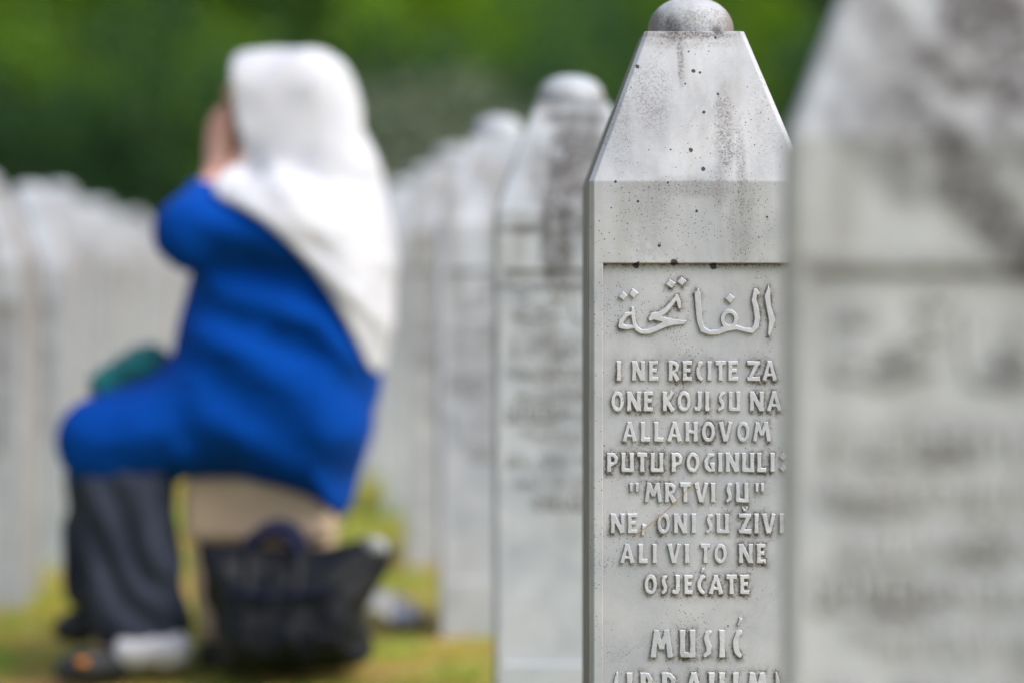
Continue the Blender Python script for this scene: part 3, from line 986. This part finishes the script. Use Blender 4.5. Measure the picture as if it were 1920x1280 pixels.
# hollow of the face opening
hol = Field((wx(360), -.34, wz(740)), (wx(790), .34, wz(60)), H)
hol.ell(W3(492, 205, 0), (.105, .079, .118), .001)
hol.ell(W3(415, 215, 0), (.09, .070, .10), .03)
headf = smax(headf, -hol.f, .006)
scarf_f = smin(headf, cape_r, .07)
vs_, qs_ = surface_nets(scarf_f, hs_.lo, H)

# body: one continuous skin surface (head, hands, arms, trunk, legs, feet)
HB = .0042
bf = Field((wx(100), -.28, wz(1265)), (wx(700), .28, wz(80)), HB)
bf.ell(W3(528, 190, 0), (.098, .074, .098), .02)
bf.ell(W3(492, 232, 0), (.066, .060, .092), .03, tilt=.12)
bf.ell(W3(462, 285, 0), (.030, .034, .026), .025)                  # chin
bf.caps(W3(440, 205, 0), W3(428, 232, 0), .010, .013, .012)        # nose
bf.ell(W3(447, 172, 0), (.03, .052, .018), .02)                    # brow
for sgn in (-1, 1):
    bf.ell(W3(440, 198, sgn * .030), (.016, .016, .011), .012, True)   # eye socket
    bf.ell(W3(446, 199, sgn * .030), (.012, .013, .011), .004)         # closed lid
    bf.ell(W3(452, 232, sgn * .036), (.024, .022, .022), .02)          # cheek
    bf.ell(W3(540, 222, sgn * .073), (.018, .009, .030), .008)         # ear
bf.ell(W3(442, 258, 0), (.012, .024, .007), .008)                   # lips
bf.ell(W3(444, 268, 0), (.012, .020, .007), .006)
bf.caps(W3(545, 260, 0), W3(575, 370, 0), .054, .060, .03)          # neck
bf.ell(W3(555, 480, 0), (.125, .165, .16), .05)
bf.ell(W3(550, 620, 0), (.135, .155, .17), .06)
bf.ell(W3(580, 750, 0), (.125, .16, .12), .06)
hand_tips = []
for sgn in (-1, 1):
    sh = W3(545, 420, sgn * .165); el = W3(378, 438, sgn * .172); wr_ = W3(408, 345, sgn * .062)
    bf.caps(sh, el, .050, .042, .03)
    bf.caps(el, wr_, .040, .027, .02)
    pb = np.array(W3(411, 322, sgn * .056)); pt = np.array(W3(413, 268, sgn * .050))
    spread = np.array([.45 * 1, -sgn * 1.0 * -1 * .0 + sgn * .89, 0.0])
    spread = np.array([.62, sgn * .78, 0.0]); spread /= np.linalg.norm(spread)
    bf.caps(np.array(wr_), pb, .026, .024, .012)
    for j in range(4):                                              # palm as four metacarpals
        o = (j - 1.5) * .0190
        kn = pt + spread * o + np.array([0, 0, (.004, .008, .006, -.003)[j]])
        bf.caps(pb + spread * o * .55, kn, .0135, .0105, .010)
        ln = (.066, .074, .069, .054)[j]
        d1 = np.array([.10, 0, 1.0]); d1 /= np.linalg.norm(d1)
        d2_ = np.array([.38, -sgn * .05, .92]); d2_ /= np.linalg.norm(d2_)
        d3 = np.array([.60, -sgn * .08, .80]); d3 /= np.linalg.norm(d3)
        k1 = kn + d1 * ln * .48; k2 = k1 + d2_ * ln * .30; k3 = k2 + d3 * ln * .22
        bf.caps(kn, k1, .0098, .0088, .003); bf.caps(k1, k2, .0088, .0080, .003); bf.caps(k2, k3, .0080, .0068, .003)
    th0 = pb - spread * .022 + np.array([.006, 0, .008]) if False else pb + spread * .018 + np.array([.012, 0, .0])
    th1 = th0 + np.array([.030, sgn * .012, .028]); th2 = th1 + np.array([.020, -sgn * .002, .030])
    bf.caps(pb, th0, .015, .013, .008); bf.caps(th0, th1, .0125, .0105, .005); bf.caps(th1, th2, .0105, .0082, .003)
    # legs
    hip = W3(600, 790, sgn * .10); kn_ = W3(195, 815, sgn * .115)
    an = W3(300, 1190, -.115) if sgn < 0 else W3(170, 1135, .11)
    bf.caps(hip, kn_, .085, .060, .04); bf.caps(kn_, an, .055, .036, .03)
    if sgn < 0:
        bf.caps(W3(325, 1200, -.115), W3(215, 1208, -.17), .032, .024, .02)
        bf.caps(an, W3(322, 1205, -.115), .036, .034, .02)
    else:
        bf.caps(an, W3(175, 1170, .11), .034, .034, .02)
        bf.caps(W3(180, 1175, .11), W3(105, 1188, .09), .030, .022, .02)
vb, qb = bf.mesh()

# trousers
tf = Field((wx(95), -.30, wz(1240)), (wx(400), .30, wz(800)), H)
NL = WP([(178, 840), (330, 840), (345, 910), (352, 1010), (362, 1100), (380, 1200), (300, 1208), (205, 1206), (176, 1130), (168, 1000), (168, 900)], 2)
FL = WP([(112, 830), (215, 840), (225, 1000), (215, 1152), (165, 1160), (96, 1150), (102, 1000), (108, 900)], 2)
a_ = inflate(tf.poly2d(NL), tf.Y + .12, .055, .082)
b_ = inflate(tf.poly2d(FL), tf.Y - .115, .055, .080)
xx, yy, zz = tf.X, tf.Y, tf.Z
tf.f = smin(a_, b_, .015) + .0045 * np.sin((xx * 62 + zz * 40 + 3.6 * NZ(xx * 7, yy * 7, zz * 5))) + .004 * NZ2(xx * 25, yy * 25, zz * 9)
vtr, qtr = tf.mesh()

# shoes and sock
def shoe(toe, heel, dyt, dyh, lo_r, hi_r):
    pass
sf = Field((wx(90), -.36, wz(1300)), (wx(400), .2, wz(1130)), .004)
sf.caps(W3(240, 1218, -.19), W3(192, 1220, -.20), .036, .034, .02)
sf.caps(W3(192, 1220, -.20), W3(160, 1222, -.21), .034, .026, .02)
vsh, qsh = sf.mesh()
sk = Field((wx(180), -.36, wz(1290)), (wx(420), .1, wz(1130)), .004)
sk.caps(W3(352, 1190, -.175), W3(268, 1192, -.19), .034, .032, .02)
sk.caps(W3(325, 1165, -.13), W3(330, 1196, -.15), .039, .039, .02)
sk.f = sk.f + .003 * NZ(sk.X * 50, sk.Y * 50, sk.Z * 50)
vsk, qsk = sk.mesh()
sf2 = Field((wx(70), -.1, wz(1260)), (wx(270), .25, wz(1100)), .004)
sf2.caps(W3(200, 1172, .115), W3(130, 1186, .09), .040, .034, .02)
sf2.caps(W3(130, 1186, .09), W3(108, 1190, .085), .034, .026, .02)
vsh2, qsh2 = sf2.mesh()

m_skin = NT("skin")
tcn = m_skin.n("ShaderNodeTexCoord")
m_skin.l(m_skin.mix(m_skin.rng(m_skin.noise(tcn.outputs["Object"], 18, 4), .3, .7), (.60, .31, .24), (.70, .40, .32)), m_skin.b.inputs["Base Color"])
m_skin.b.inputs["Roughness"].default_value = .5
m_skin.b.inputs["Subsurface Weight"].default_value = .12
m_skin.b.inputs["Subsurface Radius"].default_value = (.02, .008, .004)
m_skin = m_skin.m
m_blue = fabric("blue_cloth", (.0003, .050, .31), (.0006, .062, .37), .9, .02, 130, .3, .06)
m_white = fabric("white_cloth", (.54, .552, .605), (.62, .63, .67), .85, .1, 150, .2)
m_grey = fabric("grey_cloth", (.024, .030, .050), (.042, .051, .080), .9, .03, 130, .3)
m_dark = fabric("dark_shoe", (.018, .020, .022), (.035, .038, .040), .45, 0, 90, .2, .4)
m_sock = fabric("pale_cotton", (.60, .59, .66), (.68, .67, .73), .85, .2, 150, .3)
m_orange = fabric("orange_trim", (.75, .24, .02), (.85, .32, .03), .6, .1, 80, .1)
m_black = fabric("black_leather", (.004, .0055, .008), (.007, .009, .013), .42, .0, 60, .5, .28, 14)
m_navy = fabric("navy_strap", (.005, .008, .035), (.008, .012, .050), .7, .1, 60, .3)
m_tan = fabric("tan_cloth", (.54, .41, .29), (.62, .48, .35), .85, .05, 120, .35)
m_teal = fabric("teal_cloth", (.001, .13, .145), (.002, .17, .18), .75, .45, 120, .4)
m_plastic = fabric("pale_plastic", (.50, .52, .62), (.66, .67, .72), .4, .1, 50, .3, .4)

wz0 = float(ground_z(wx(330), WY))
wo_ = np.array([wx(430), WY, wz0])
woman = empty("person", tuple(wo_))
tag(woman, "woman sitting in profile in blue tunic and white headscarf, hands over her face", "person")
shift = np.array([0, WY, 0])
def wpart(name, v, q, mat, label=None, parent=None):
    o = mesh_obj(name, v + shift, q, mat, parent or woman, True, wo_)
    if label: o["label"] = label
    return o
wpart("body", vb, qb, m_skin)
wpart("tunic", vt, qt, m_blue, "long blue tunic")
wpart("headscarf", vs_, qs_, m_white, "white headscarf draped over the back")
wpart("trousers", vtr, qtr, m_grey, "dark grey wide trousers")
shoe_o = wpart("shoe", vsh, qsh, m_dark, "dark shoe with orange trim")
wpart("shoe", vsh2, qsh2, m_dark)
wpart("sock", vsk, qsk, m_sock, "pale sock")
V, Fc = tube([W3(196 + 6 * math.sin(a * 2), 1190 + 12 * math.cos(a) + 4, -.232 + .02 * math.sin(a)) for a in np.linspace(-.9, .9, 7)], .007, 8)
trim = mesh_obj("orange_trim", np.array(V) + shift, Fc, m_orange, shoe_o, True, wo_)

# ------------------------------------------------------------------ stool under her
SPX = WY / F
st_lo = float(ground_z(wx(500), WY))
so = empty("stool", (wx(505), WY + .02, st_lo))
tag(so, "low tan cloth covered stool that the woman sits on behind the black bag", "stool")
def bevel_box(x0, x1, y0, y1, z0, z1, bev=.01, taper=0.0):
    bm = bmesh.new()
    bmesh.ops.create_cube(bm, size=1)
    for v in bm.verts:
        k = 1 - taper * (.5 - v.co.z)
        v.co = Vector(((x0 + x1) / 2 + v.co.x * (x1 - x0) * k, (y0 + y1) / 2 + v.co.y * (y1 - y0) * k, z0 + (v.co.z + .5) * (z1 - z0)))
    bmesh.ops.bevel(bm, geom=list(bm.edges), offset=bev, segments=3, affect='EDGES', profile=.6)
    bmesh.ops.recalc_face_normals(bm, faces=bm.faces)
    V = [tuple(v.co) for v in bm.verts]; Fc = [tuple(v.index for v in f.verts) for f in bm.faces]
    bm.free()
    return V, Fc
seat_z = wz(915) - st_lo
bx0, bx1 = wx(358) - wx(505), wx(634) - wx(505)
V, Fc = bevel_box(bx0, bx1, -.16, .17, seat_z - .10, seat_z + .035, .028)
mesh_obj("seat_cushion", V, Fc, m_tan, so)
V, Fc = bevel_box(bx0 + .012, bx1 - .012, -.148, .158, .045, seat_z - .10, .02, .12)
mesh_obj("box_base", V, Fc, m_tan, so)
for fx in (bx0 + .05, bx1 - .05):
    for fy in (-.12, .13):
        V, Fc = bevel_box(fx - .02, fx + .02, fy - .02, fy + .02, 0, .046, .004)
        mesh_obj("foot", V, Fc, m_dark, so)

# ------------------------------------------------------------------ black bag
BY = 4.80
BS = BY / F
def bxm(px): return (px - 960) * BS
def bzm(py): return CAMZ - (py - HORIZON) * BS
def BP(p, n=2): return chaikin([(bxm(a), bzm(b)) for a, b in p], n)
bag_f = Field((bxm(350), -.16, bzm(1285)), (bxm(760), .16, bzm(985)), .005)
BO = BP([(364, 1020), (395, 1006), (470, 1018), (560, 1022), (640, 1014), (705, 1002), (748, 1006), (728, 1062), (694, 1120), (688, 1170), (704, 1215), (690, 1245), (600, 1258), (480, 1264), (415, 1262), (408, 1200), (388, 1110)], 2)
gz_b = float(ground_z(bxm(550), BY))
Tb = np.interp(bag_f.ax[2], [bzm(1260), bzm(1180), bzm(1080), bzm(1010)], [.125, .115, .080, .035])[None, None, :]
xx, yy, zz = bag_f.X, bag_f.Y, bag_f.Z
bag_f.f = inflate(bag_f.poly2d(BO), yy, .075, Tb)
bag_f.f = bag_f.f + 0.0045 * NZ(xx * 16 + zz * 12, yy * 14, zz * 22 - xx * 10) + .002 * NZ2(xx * 42, yy * 36, zz * 42) + .0025 * np.sin(xx * 50 - zz * 60 + 3 * NZ(xx * 8, yy * 8, zz * 8))
bag_f.ell((bxm(545), 0, bzm(1012)), (.16, .018, .02), .012, True)
bag_f.f = np.maximum(bag_f.f, np.broadcast_to((gz_b + .012) - zz, bag_f.f.shape))
vbg, qbg = bag_f.mesh()
bo = np.array([bxm(550), BY, gz_b])
bag = empty("handbag", tuple(bo))
tag(bag, "crumpled black leather bag standing on the grass in front of the stool", "bag")
sh_b = np.array([0, BY, 0])
mesh_obj("bag_body", vbg + sh_b, qbg, m_black, bag, True, bo)
for k, dy in enumerate((-.028, .03)):
    a = np.linspace(0, math.pi, 18)
    cx = 512 + 8 * k
    pts = [(bxm(cx - 46 * math.cos(t)), BY + dy, bzm(1040) + (.050 + .006 * k) * math.sin(t) ** .8) for t in a]
    V, Fc = tube(pts, .0135, 10)
    mesh_obj("handle", V, Fc, m_navy, bag, True, bo)
fp = []
for k in range(15):                                # stitched front pocket seam
    t = k / 14
    fp.append((bxm(432 + 200 * t), BY - .092 - .014 * math.sin(t * math.pi), bzm(1092 + 10 * math.sin(t * 3.1))))
V, Fc = tube(fp, .0055, 8)
mesh_obj("pocket_zip", V, Fc, m_navy, bag, True, bo)
for x in (470, 560):                               # straps sewn over the front
    pts = [(bxm(x + 4 * math.sin(k)), BY - np.interp(k, [0, 3, 7], [.048, .10, .125]) , bzm(1030 + 26 * k)) for k in range(8)]
    V, Fc = [], []
    for p in pts:
        V += [(p[0] - .011, p[1], p[2]), (p[0] + .011, p[1], p[2]), (p[0] + .011, p[1] + .012, p[2]), (p[0] - .011, p[1] + .012, p[2])]
    for k in range(7):
        for j in range(4):
            a0 = k * 4 + j; a1 = k * 4 + (j + 1) % 4
            Fc.append((a0, a1, a1 + 4, a0 + 4))
    Fc += [(3, 2, 1, 0), (28, 29, 30, 31)]
    mesh_obj("strap", V, Fc, m_black, bag, True, bo)
# pale tissue tucked in the corner of the bag
tf_ = Field((bxm(660), -.06, bzm(1060)), (bxm(745), .06, bzm(985)), .004)
tf_.ell((bxm(704), -.018, bzm(1022)), (.026, .022, .022), .01)
tf_.f = tf_.f + .006 * NZ(tf_.X * 60, tf_.Y * 60, tf_.Z * 60)
vti, qti = tf_.mesh()
m_tissue = fabric("tissue", (.34, .37, .38), (.46, .48, .48), .8, .2, 100, .3)
to = np.array([bxm(704), BY - .018, bzm(1040)])
tis = mesh_obj("tissue", vti + sh_b, qti, m_tissue, None, True, to)
tis.location = tuple(to)
tag(tis, "small grey white crumpled tissue at the upper right corner of the black bag", "tissue")

# ------------------------------------------------------------------ teal bundle on her lap
te = Field((wx(150), -.17, wz(780)), (wx(340), .10, wz(630)), .0045)
te.caps(W3(280, 676, -.05), W3(205, 708, -.075), .040, .030, .02)
te.caps(W3(298, 680, .0), W3(222, 712, -.02), .034, .030, .02)
te.caps(W3(205, 718, -.08), W3(190, 728, -.05), .024, .018, .015)
te.f = te.f + .006 * NZ(te.X * 24 + te.Z * 10, te.Y * 22, te.Z * 26) + .003 * np.sin(te.X * 120 + te.Z * 160 + 2 * NZ2(te.X * 9, te.Y * 9, te.Z * 9))
vte, qte = te.mesh()
teo = np.array([wx(250), WY - .04, wz(738)])
teal = mesh_obj("cloth_bundle", vte + shift, qte, m_teal, None, True, teo)
teal.location = tuple(teo)
tag(teal, "rolled teal green cloth bundle lying on the woman's blue lap", "cloth")

# ------------------------------------------------------------------ crumpled plastic bag on the grass
PY_ = 5.35
def pxm(px): return (px - 960) * PY_ / F
def pzm(py): return CAMZ - (py - HORIZON) * PY_ / F
pl = Field((pxm(640), -.12, pzm(1230)), (pxm(830), .12, pzm(1090)), .004)
pl.ell((pxm(722), 0, pzm(1160)), (.055, .06, .034), .03)
pl.ell((pxm(765), -.01, pzm(1174)), (.040, .05, .022), .03)
pl.ell((pxm(700), .01, pzm(1142)), (.026, .03, .022), .02)
pl.f = pl.f + .011 * np.abs(NZ(pl.X * 34, pl.Y * 34, pl.Z * 34)) + .006 * NZ2(pl.X * 70, pl.Y * 70, pl.Z * 70)
vpl, qpl = pl.mesh()
gz_p = float(ground_z(pxm(735), PY_))
vpl[:, 2] += gz_p + .002 - vpl[:, 2].min()
M = NT("plastic_print")
tcx = M.n("ShaderNodeTexCoord")
M.l(M.mix(M.rng(M.noise(tcx.outputs["Object"], 22, 3), .52, .6), (.74, .76, .82), (.34, .38, .70)), M.b.inputs["Base Color"])
M.b.inputs["Roughness"].default_value = .35
plo = np.array([pxm(735), PY_, gz_p])
plast = mesh_obj("plastic_bag", vpl + np.array([0, PY_, 0]), qpl, M.m, None, True, plo)
plast.location = tuple(plo)
tag(plast, "crumpled white and blue plastic bag lying on the grass right of the black bag", "plastic bag")

# ------------------------------------------------------------------ ground and grass
M = NT("lawn_soil")
tcg = M.n("ShaderNodeTexCoord"); gv = tcg.outputs["Object"]
gcol = M.mix(M.rng(M.noise(gv, 2.6, 5, .6), .40, .60), (.46, .31, .09), (.25, .33, .03))
gcol = M.mix(M.rng(M.noise(gv, 5, 5, .65), .52, .68), gcol, (.40, .235, .09))
gcol = M.mix(M.rng(M.noise(gv, 60, 4, .7), .4, .75, 0, .4), gcol, (.08, .075, .02))
geo = M.n("ShaderNodeNewGeometry"); sp = M.n("ShaderNodeSeparateXYZ"); M.l(geo.outputs["Position"], sp.inputs[0])
gcol = M.mix(M.rng(sp.outputs[1], 22, 28), gcol, (.05, .10, .02))
M.l(gcol, M.b.inputs["Base Color"]); M.b.inputs["Roughness"].default_value = .95
M.bump(M.noise(gv, 45, 6, .7), .6, .03)
gxs = np.concatenate([np.linspace(-400, -30, 14), np.linspace(-28, 28, 113), np.linspace(30, 400, 14)])
gys = np.concatenate([np.linspace(-60, -2, 12), np.linspace(-1, 40, 124), np.linspace(42, 800, 40)])
GX, GY = np.meshgrid(gxs, gys, indexing='ij')
GZ = ground_z(GX, GY) + .012 * NZ(GX * 1.1, GY * 1.1, 0.5) * (GY < 30) - .012
V = np.stack([GX.ravel(), GY.ravel(), GZ.ravel()], 1)
nX, nY = GX.shape
i, j = np.meshgrid(np.arange(nX - 1), np.arange(nY - 1), indexing='ij')
a = (i * nY + j).ravel()
ground = mesh_obj("ground", V, np.stack([a, a + nY, a + nY + 1, a + 1], 1), M.m)
tag(ground, None, None, None, "structure")

def grass_mat(name, a, b):
    M = NT(name)
    oi = M.n("ShaderNodeTexCoord")
    M.l(M.mix(M.rng(M.noise(oi.outputs["Object"], 3.2, 4, .65), .38, .62), a, b), M.b.inputs["Base Color"])
    M.b.inputs["Roughness"].default_value = .6
    col = M.b.inputs["Base Color"].links[0].from_socket
    tl = M.n("ShaderNodeBsdfTranslucent"); M.l(col, tl.inputs[0])
    mx = M.n("ShaderNodeMixShader"); mx.inputs[0].default_value = .45
    out = M.t.nodes["Material Output"]
    M.l(M.b.outputs[0], mx.inputs[1]); M.l(tl.outputs[0], mx.inputs[2]); M.l(mx.outputs[0], out.inputs[0])
    return M.m
m_g1 = grass_mat("grass_green", (.20, .38, .015), (.52, .48, .05))
m_g2 = grass_mat("grass_dry", (.68, .48, .15), (.56, .44, .07))

def blades(n, y0, y1, seed, hgt, wid, mat, thr, inv):
    r = np.random.default_rng(seed)
    y = y0 + (y1 - y0) * r.random(n) ** 1.3
    x = (r.random(n) - .5) * 2 * (.30 * y + .25) 
    nz_ = NZ(x * 2.3, y * 1.9, 0.3) + .5 * NZ2(x * 6, y * 6, .7)
    k = (nz_ > thr) if not inv else (nz_ < thr)
    x, y = x[k], y[k]
    n = len(x)
    z = ground_z(x, y) - .015
    h = hgt * (.5 + r.random(n)); an = r.random(n) * 2 * math.pi; w = wid * (.6 + .8 * r.random(n))
    lx = (r.random(n) - .5) * h * 2.4; ly = (r.random(n) - .5) * h * 2.4
    cx, sx = np.cos(an) * w, np.sin(an) * w
    A = np.stack([x - cx, y - sx, z], 1); B = np.stack([x + cx, y + sx, z], 1)
    D = np.stack([x - cx * .7 + lx * .4, y - sx * .7 + ly * .4, z + h * .6], 1); E = np.stack([x + cx * .7 + lx * .4, y + sx * .7 + ly * .4, z + h * .6], 1)
    T = np.stack([x + lx, y + ly, z + h], 1); T2_ = T + np.stack([cx * .1, sx * .1, np.zeros(n)], 1)
    V = np.stack([A, B, E, D, T2_, T], 1).reshape(-1, 3)
    b = np.arange(n) * 6
    q = np.concatenate([np.stack([b, b + 1, b + 2, b + 3], 1), np.stack([b + 3, b + 2, b + 4, b + 5], 1)])
    return V, q
V1, q1 = blades(80000, 1.2, 14, 1, .024, .0030, None, -.25, False)
g1 = mesh_obj("grass", V1, q1, m_g1, None, False)
tag(g1, "short green lawn grass between the graves", "grass", None, "stuff")
V2, q2 = blades(60000, 1.2, 14, 2, .018, .0028, None, .15, True)
g2 = mesh_obj("dry_grass", V2, q2, m_g2, None, False)
tag(g2, "dry yellow brown grass patches in the lawn", "grass", None, "stuff")

# ------------------------------------------------------------------ the wood behind
def leaf_mat(name, a, b, tr=.35):
    M = NT(name)
    tc = M.n("ShaderNodeTexCoord")
    col = M.mix(M.rng(M.noise(tc.outputs["Object"], 1.1, 4, .6), .35, .65), a, b)
    M.l(col, M.b.inputs["Base Color"])
    M.b.inputs["Roughness"].default_value = .55
    M.b.inputs["Transmission Weight"].default_value = 0
    tl = M.n("ShaderNodeBsdfTranslucent"); M.l(col, tl.inputs[0])
    mx = M.n("ShaderNodeMixShader"); mx.inputs[0].default_value = tr
    out = M.t.nodes["Material Output"]
    M.l(M.b.outputs[0], mx.inputs[1]); M.l(tl.outputs[0], mx.inputs[2]); M.l(mx.outputs[0], out.inputs[0])
    return M.m
m_lime = leaf_mat("leaves_lime", (.24, .44, .008), (.32, .52, .012), .5)
m_mid = leaf_mat("leaves_mid", (.125, .27, .018), (.19, .35, .024), .45)
m_deep = leaf_mat("leaves_deep", (.030, .095, .034), (.05, .13, .038), .4)
m_silver = leaf_mat("leaves_silver", (.24, .29, .20), (.32, .36, .27), .4)
m_bark = fabric("bark", (.06, .045, .03), (.11, .085, .06), .95, 0, 12, .8)

def crown_mesh(name, seed, R, Hh, z0, nclump=70, per=75, leaf=.13):
    r = np.random.default_rng(seed)
    c = []
    while len(c) < nclump:
        p = r.uniform(-1, 1, 3)
        l = np.linalg.norm(p)
        if l > 1 or l < .35: continue
        c.append(p)
    c = np.array(c)
    lump = 1 + .25 * r.standard_normal(nclump)[:, None]
    c = c * np.array([R, R, Hh / 2]) * lump.clip(.7, 1.3)
    rad = R * r.uniform(.20, .34, nclump)
    pts = np.repeat(c, per, 0) + r.standard_normal((nclump * per, 3)) * np.repeat(rad, per)[:, None] * .62
    pts[:, 2] += z0 + Hh / 2
    n = len(pts)
    u = r.standard_normal((n, 3)); u /= np.linalg.norm(u, axis=1)[:, None]
    w = np.cross(u, r.standard_normal((n, 3))); w /= np.linalg.norm(w, axis=1)[:, None] + 1e-9
    s = leaf * r.uniform(.6, 1.3, n)[:, None]
    V = np.stack([pts - u * s, pts - w * s * .45, pts + u * s, pts + w * s * .45], 1).reshape(-1, 3)
    q = np.arange(n * 4).reshape(-1, 4)
    o = mesh_obj(name, V, q, None, None, False)
    me = o.data; bpy.data.objects.remove(o)
    me.materials.append(m_mid)
    return me

def trunk_mesh(seed, hgt, r0):
    r = random.Random(seed)
    parts = []
    pts = [(r.uniform(-.06, .06) * k, r.uniform(-.06, .06) * k, hgt * k / 7 - .3 * (k == 0)) for k in range(8)]
    parts.append(tube(pts, [r0 * (1.25 - .15 * k) for k in range(8)], 10))
    for _ in range(7):
        k = r.randint(2, 6); a = r.uniform(0, 6.28); L = r.uniform(.9, 1.7)
        b = Vector(pts[k])
        pp = [b + Vector((math.cos(a) * L * t, math.sin(a) * L * t, L * .6 * t + .3 * t * t)) for t in (0, .35, .7, 1)]
        parts.append(tube(pp, [r0 * .45, r0 * .35, r0 * .22, r0 * .1], 7))
    V, Fc = merge(parts)
    me = bpy.data.meshes.new("trunk")
    me.from_pydata(V, [], Fc)
    me.polygons.foreach_set("use_smooth", [True] * len(me.polygons))
    me.materials.append(m_bark)
    return me

CR = [crown_mesh("crown", 21 + k, 2.1 + .2 * k, 5.6 + .5 * k, .7) for k in range(4)]
TR = [trunk_mesh(5 + k, 4.2 + .3 * k, .17) for k in range(4)]
def tree(px, y, mat, label, sc=1.0, v=0, dz=0.0):
    x = (px - 960) * y / F
    t = empty("tree", (x, y, float(ground_z(x, y)) + dz), random.uniform(0, 6.28))
    t.scale = (sc, sc, sc)
    tag(t, label, "tree", "trees of the wood behind the graves")
    link("trunk", TR[v % 4], t, m_bark)
    link("crown", CR[v % 4], t, mat)
    return t
front_trees = [
    (-560, 34.0, m_mid, "mid green tree outside the left of the wood edge", .9),
    (-230, 34.5, m_deep, "dark tree at the far left end of the wood", .9),
    (30, 33.5, m_mid, "olive green tree in the upper left corner of the wood", .72),
    (265, 34.5, m_mid, "bright mid green tree above the left gravestones, left of the headscarf", .8),
    (500, 36.0, m_mid, "shaded green tree directly above the white headscarf", .85),
    (860, 33.0, m_lime, "bright lime green tree upper right of the white headscarf", .72),
    (1110, 35.5, m_deep, "dark tree behind the blurred domes of the right row", .85),
    (1240, 33.5, m_mid, "mid green tree close behind the sharp gravestone's pyramid", .6),
    (1425, 33.0, m_lime, "yellow green tree in the gap between the two nearest gravestones", .5),
    (1620, 34.5, m_deep, "dark tree hidden behind the big blurred gravestone", .85),
    (1900, 34.0, m_mid, "mid green tree at the right end of the wood", .9),
    (2250, 34.0, m_deep, "dark tree outside the right of the wood edge", .9),
    (-60, 31.0, m_deep, "low dark tree at the left edge above the nearest left gravestones", .40),
    (150, 30.5, m_deep, "low dark tree above the domes of the left row", .36),
    (285, 30.0, m_deep, "very dark low tree just left of the woman's blue sleeve", .46),
    (400, 30.8, m_mid, "low mid green tree behind the woman's covered face", .44),
    (590, 31.0, m_deep, "low dark tree hidden behind the white headscarf", .44),
    (735, 30.6, m_deep, "dark low tree just right of the scarf's back", .47),
    (985, 31.4, m_mid, "low green tree left of the biggest blurred dome", .45),
    (1090, 30.2, m_deep, "low dark tree just behind the biggest blurred dome", .50),
    (1500, 30.4, m_deep, "low dark tree against the left slope of the big blurred gravestone", .46),
]
for k, (px, y, mt, lb, sc) in enumerate(front_trees):
    tree(px, y, mt, lb, sc, k)
sil = tree(800, 29.0, m_silver, "low silvery grey green bush tree above the far graves right of the scarf", .34, 2)
sil.scale = (.72, .72, .33)
# the deeper wood reads as one mass
r = np.random.default_rng(77)
VV, QQ, off = [], [], 0
for k in range(46):
    y = 38 + 11 * (k % 3) + r.uniform(-2, 2)
    x = (k // 3 - 7.5) * 3.6 + r.uniform(-1, 1)
    me = CR[k % 4]
    co = np.empty(len(me.vertices) * 3, np.float32); me.vertices.foreach_get("co", co)
    co = co.reshape(-1, 3) * r.uniform(1.2, 1.7) + np.array([x, y, float(ground_z(x, y))])
    VV.append(co); QQ.append(np.arange(len(co)).reshape(-1, 4) + off); off += len(co)
wood = mesh_obj("woodland", np.concatenate(VV), np.concatenate(QQ), m_deep, None, False)
tag(wood, "dense dark green woodland on the slope behind the first trees", "woodland", None, "stuff")
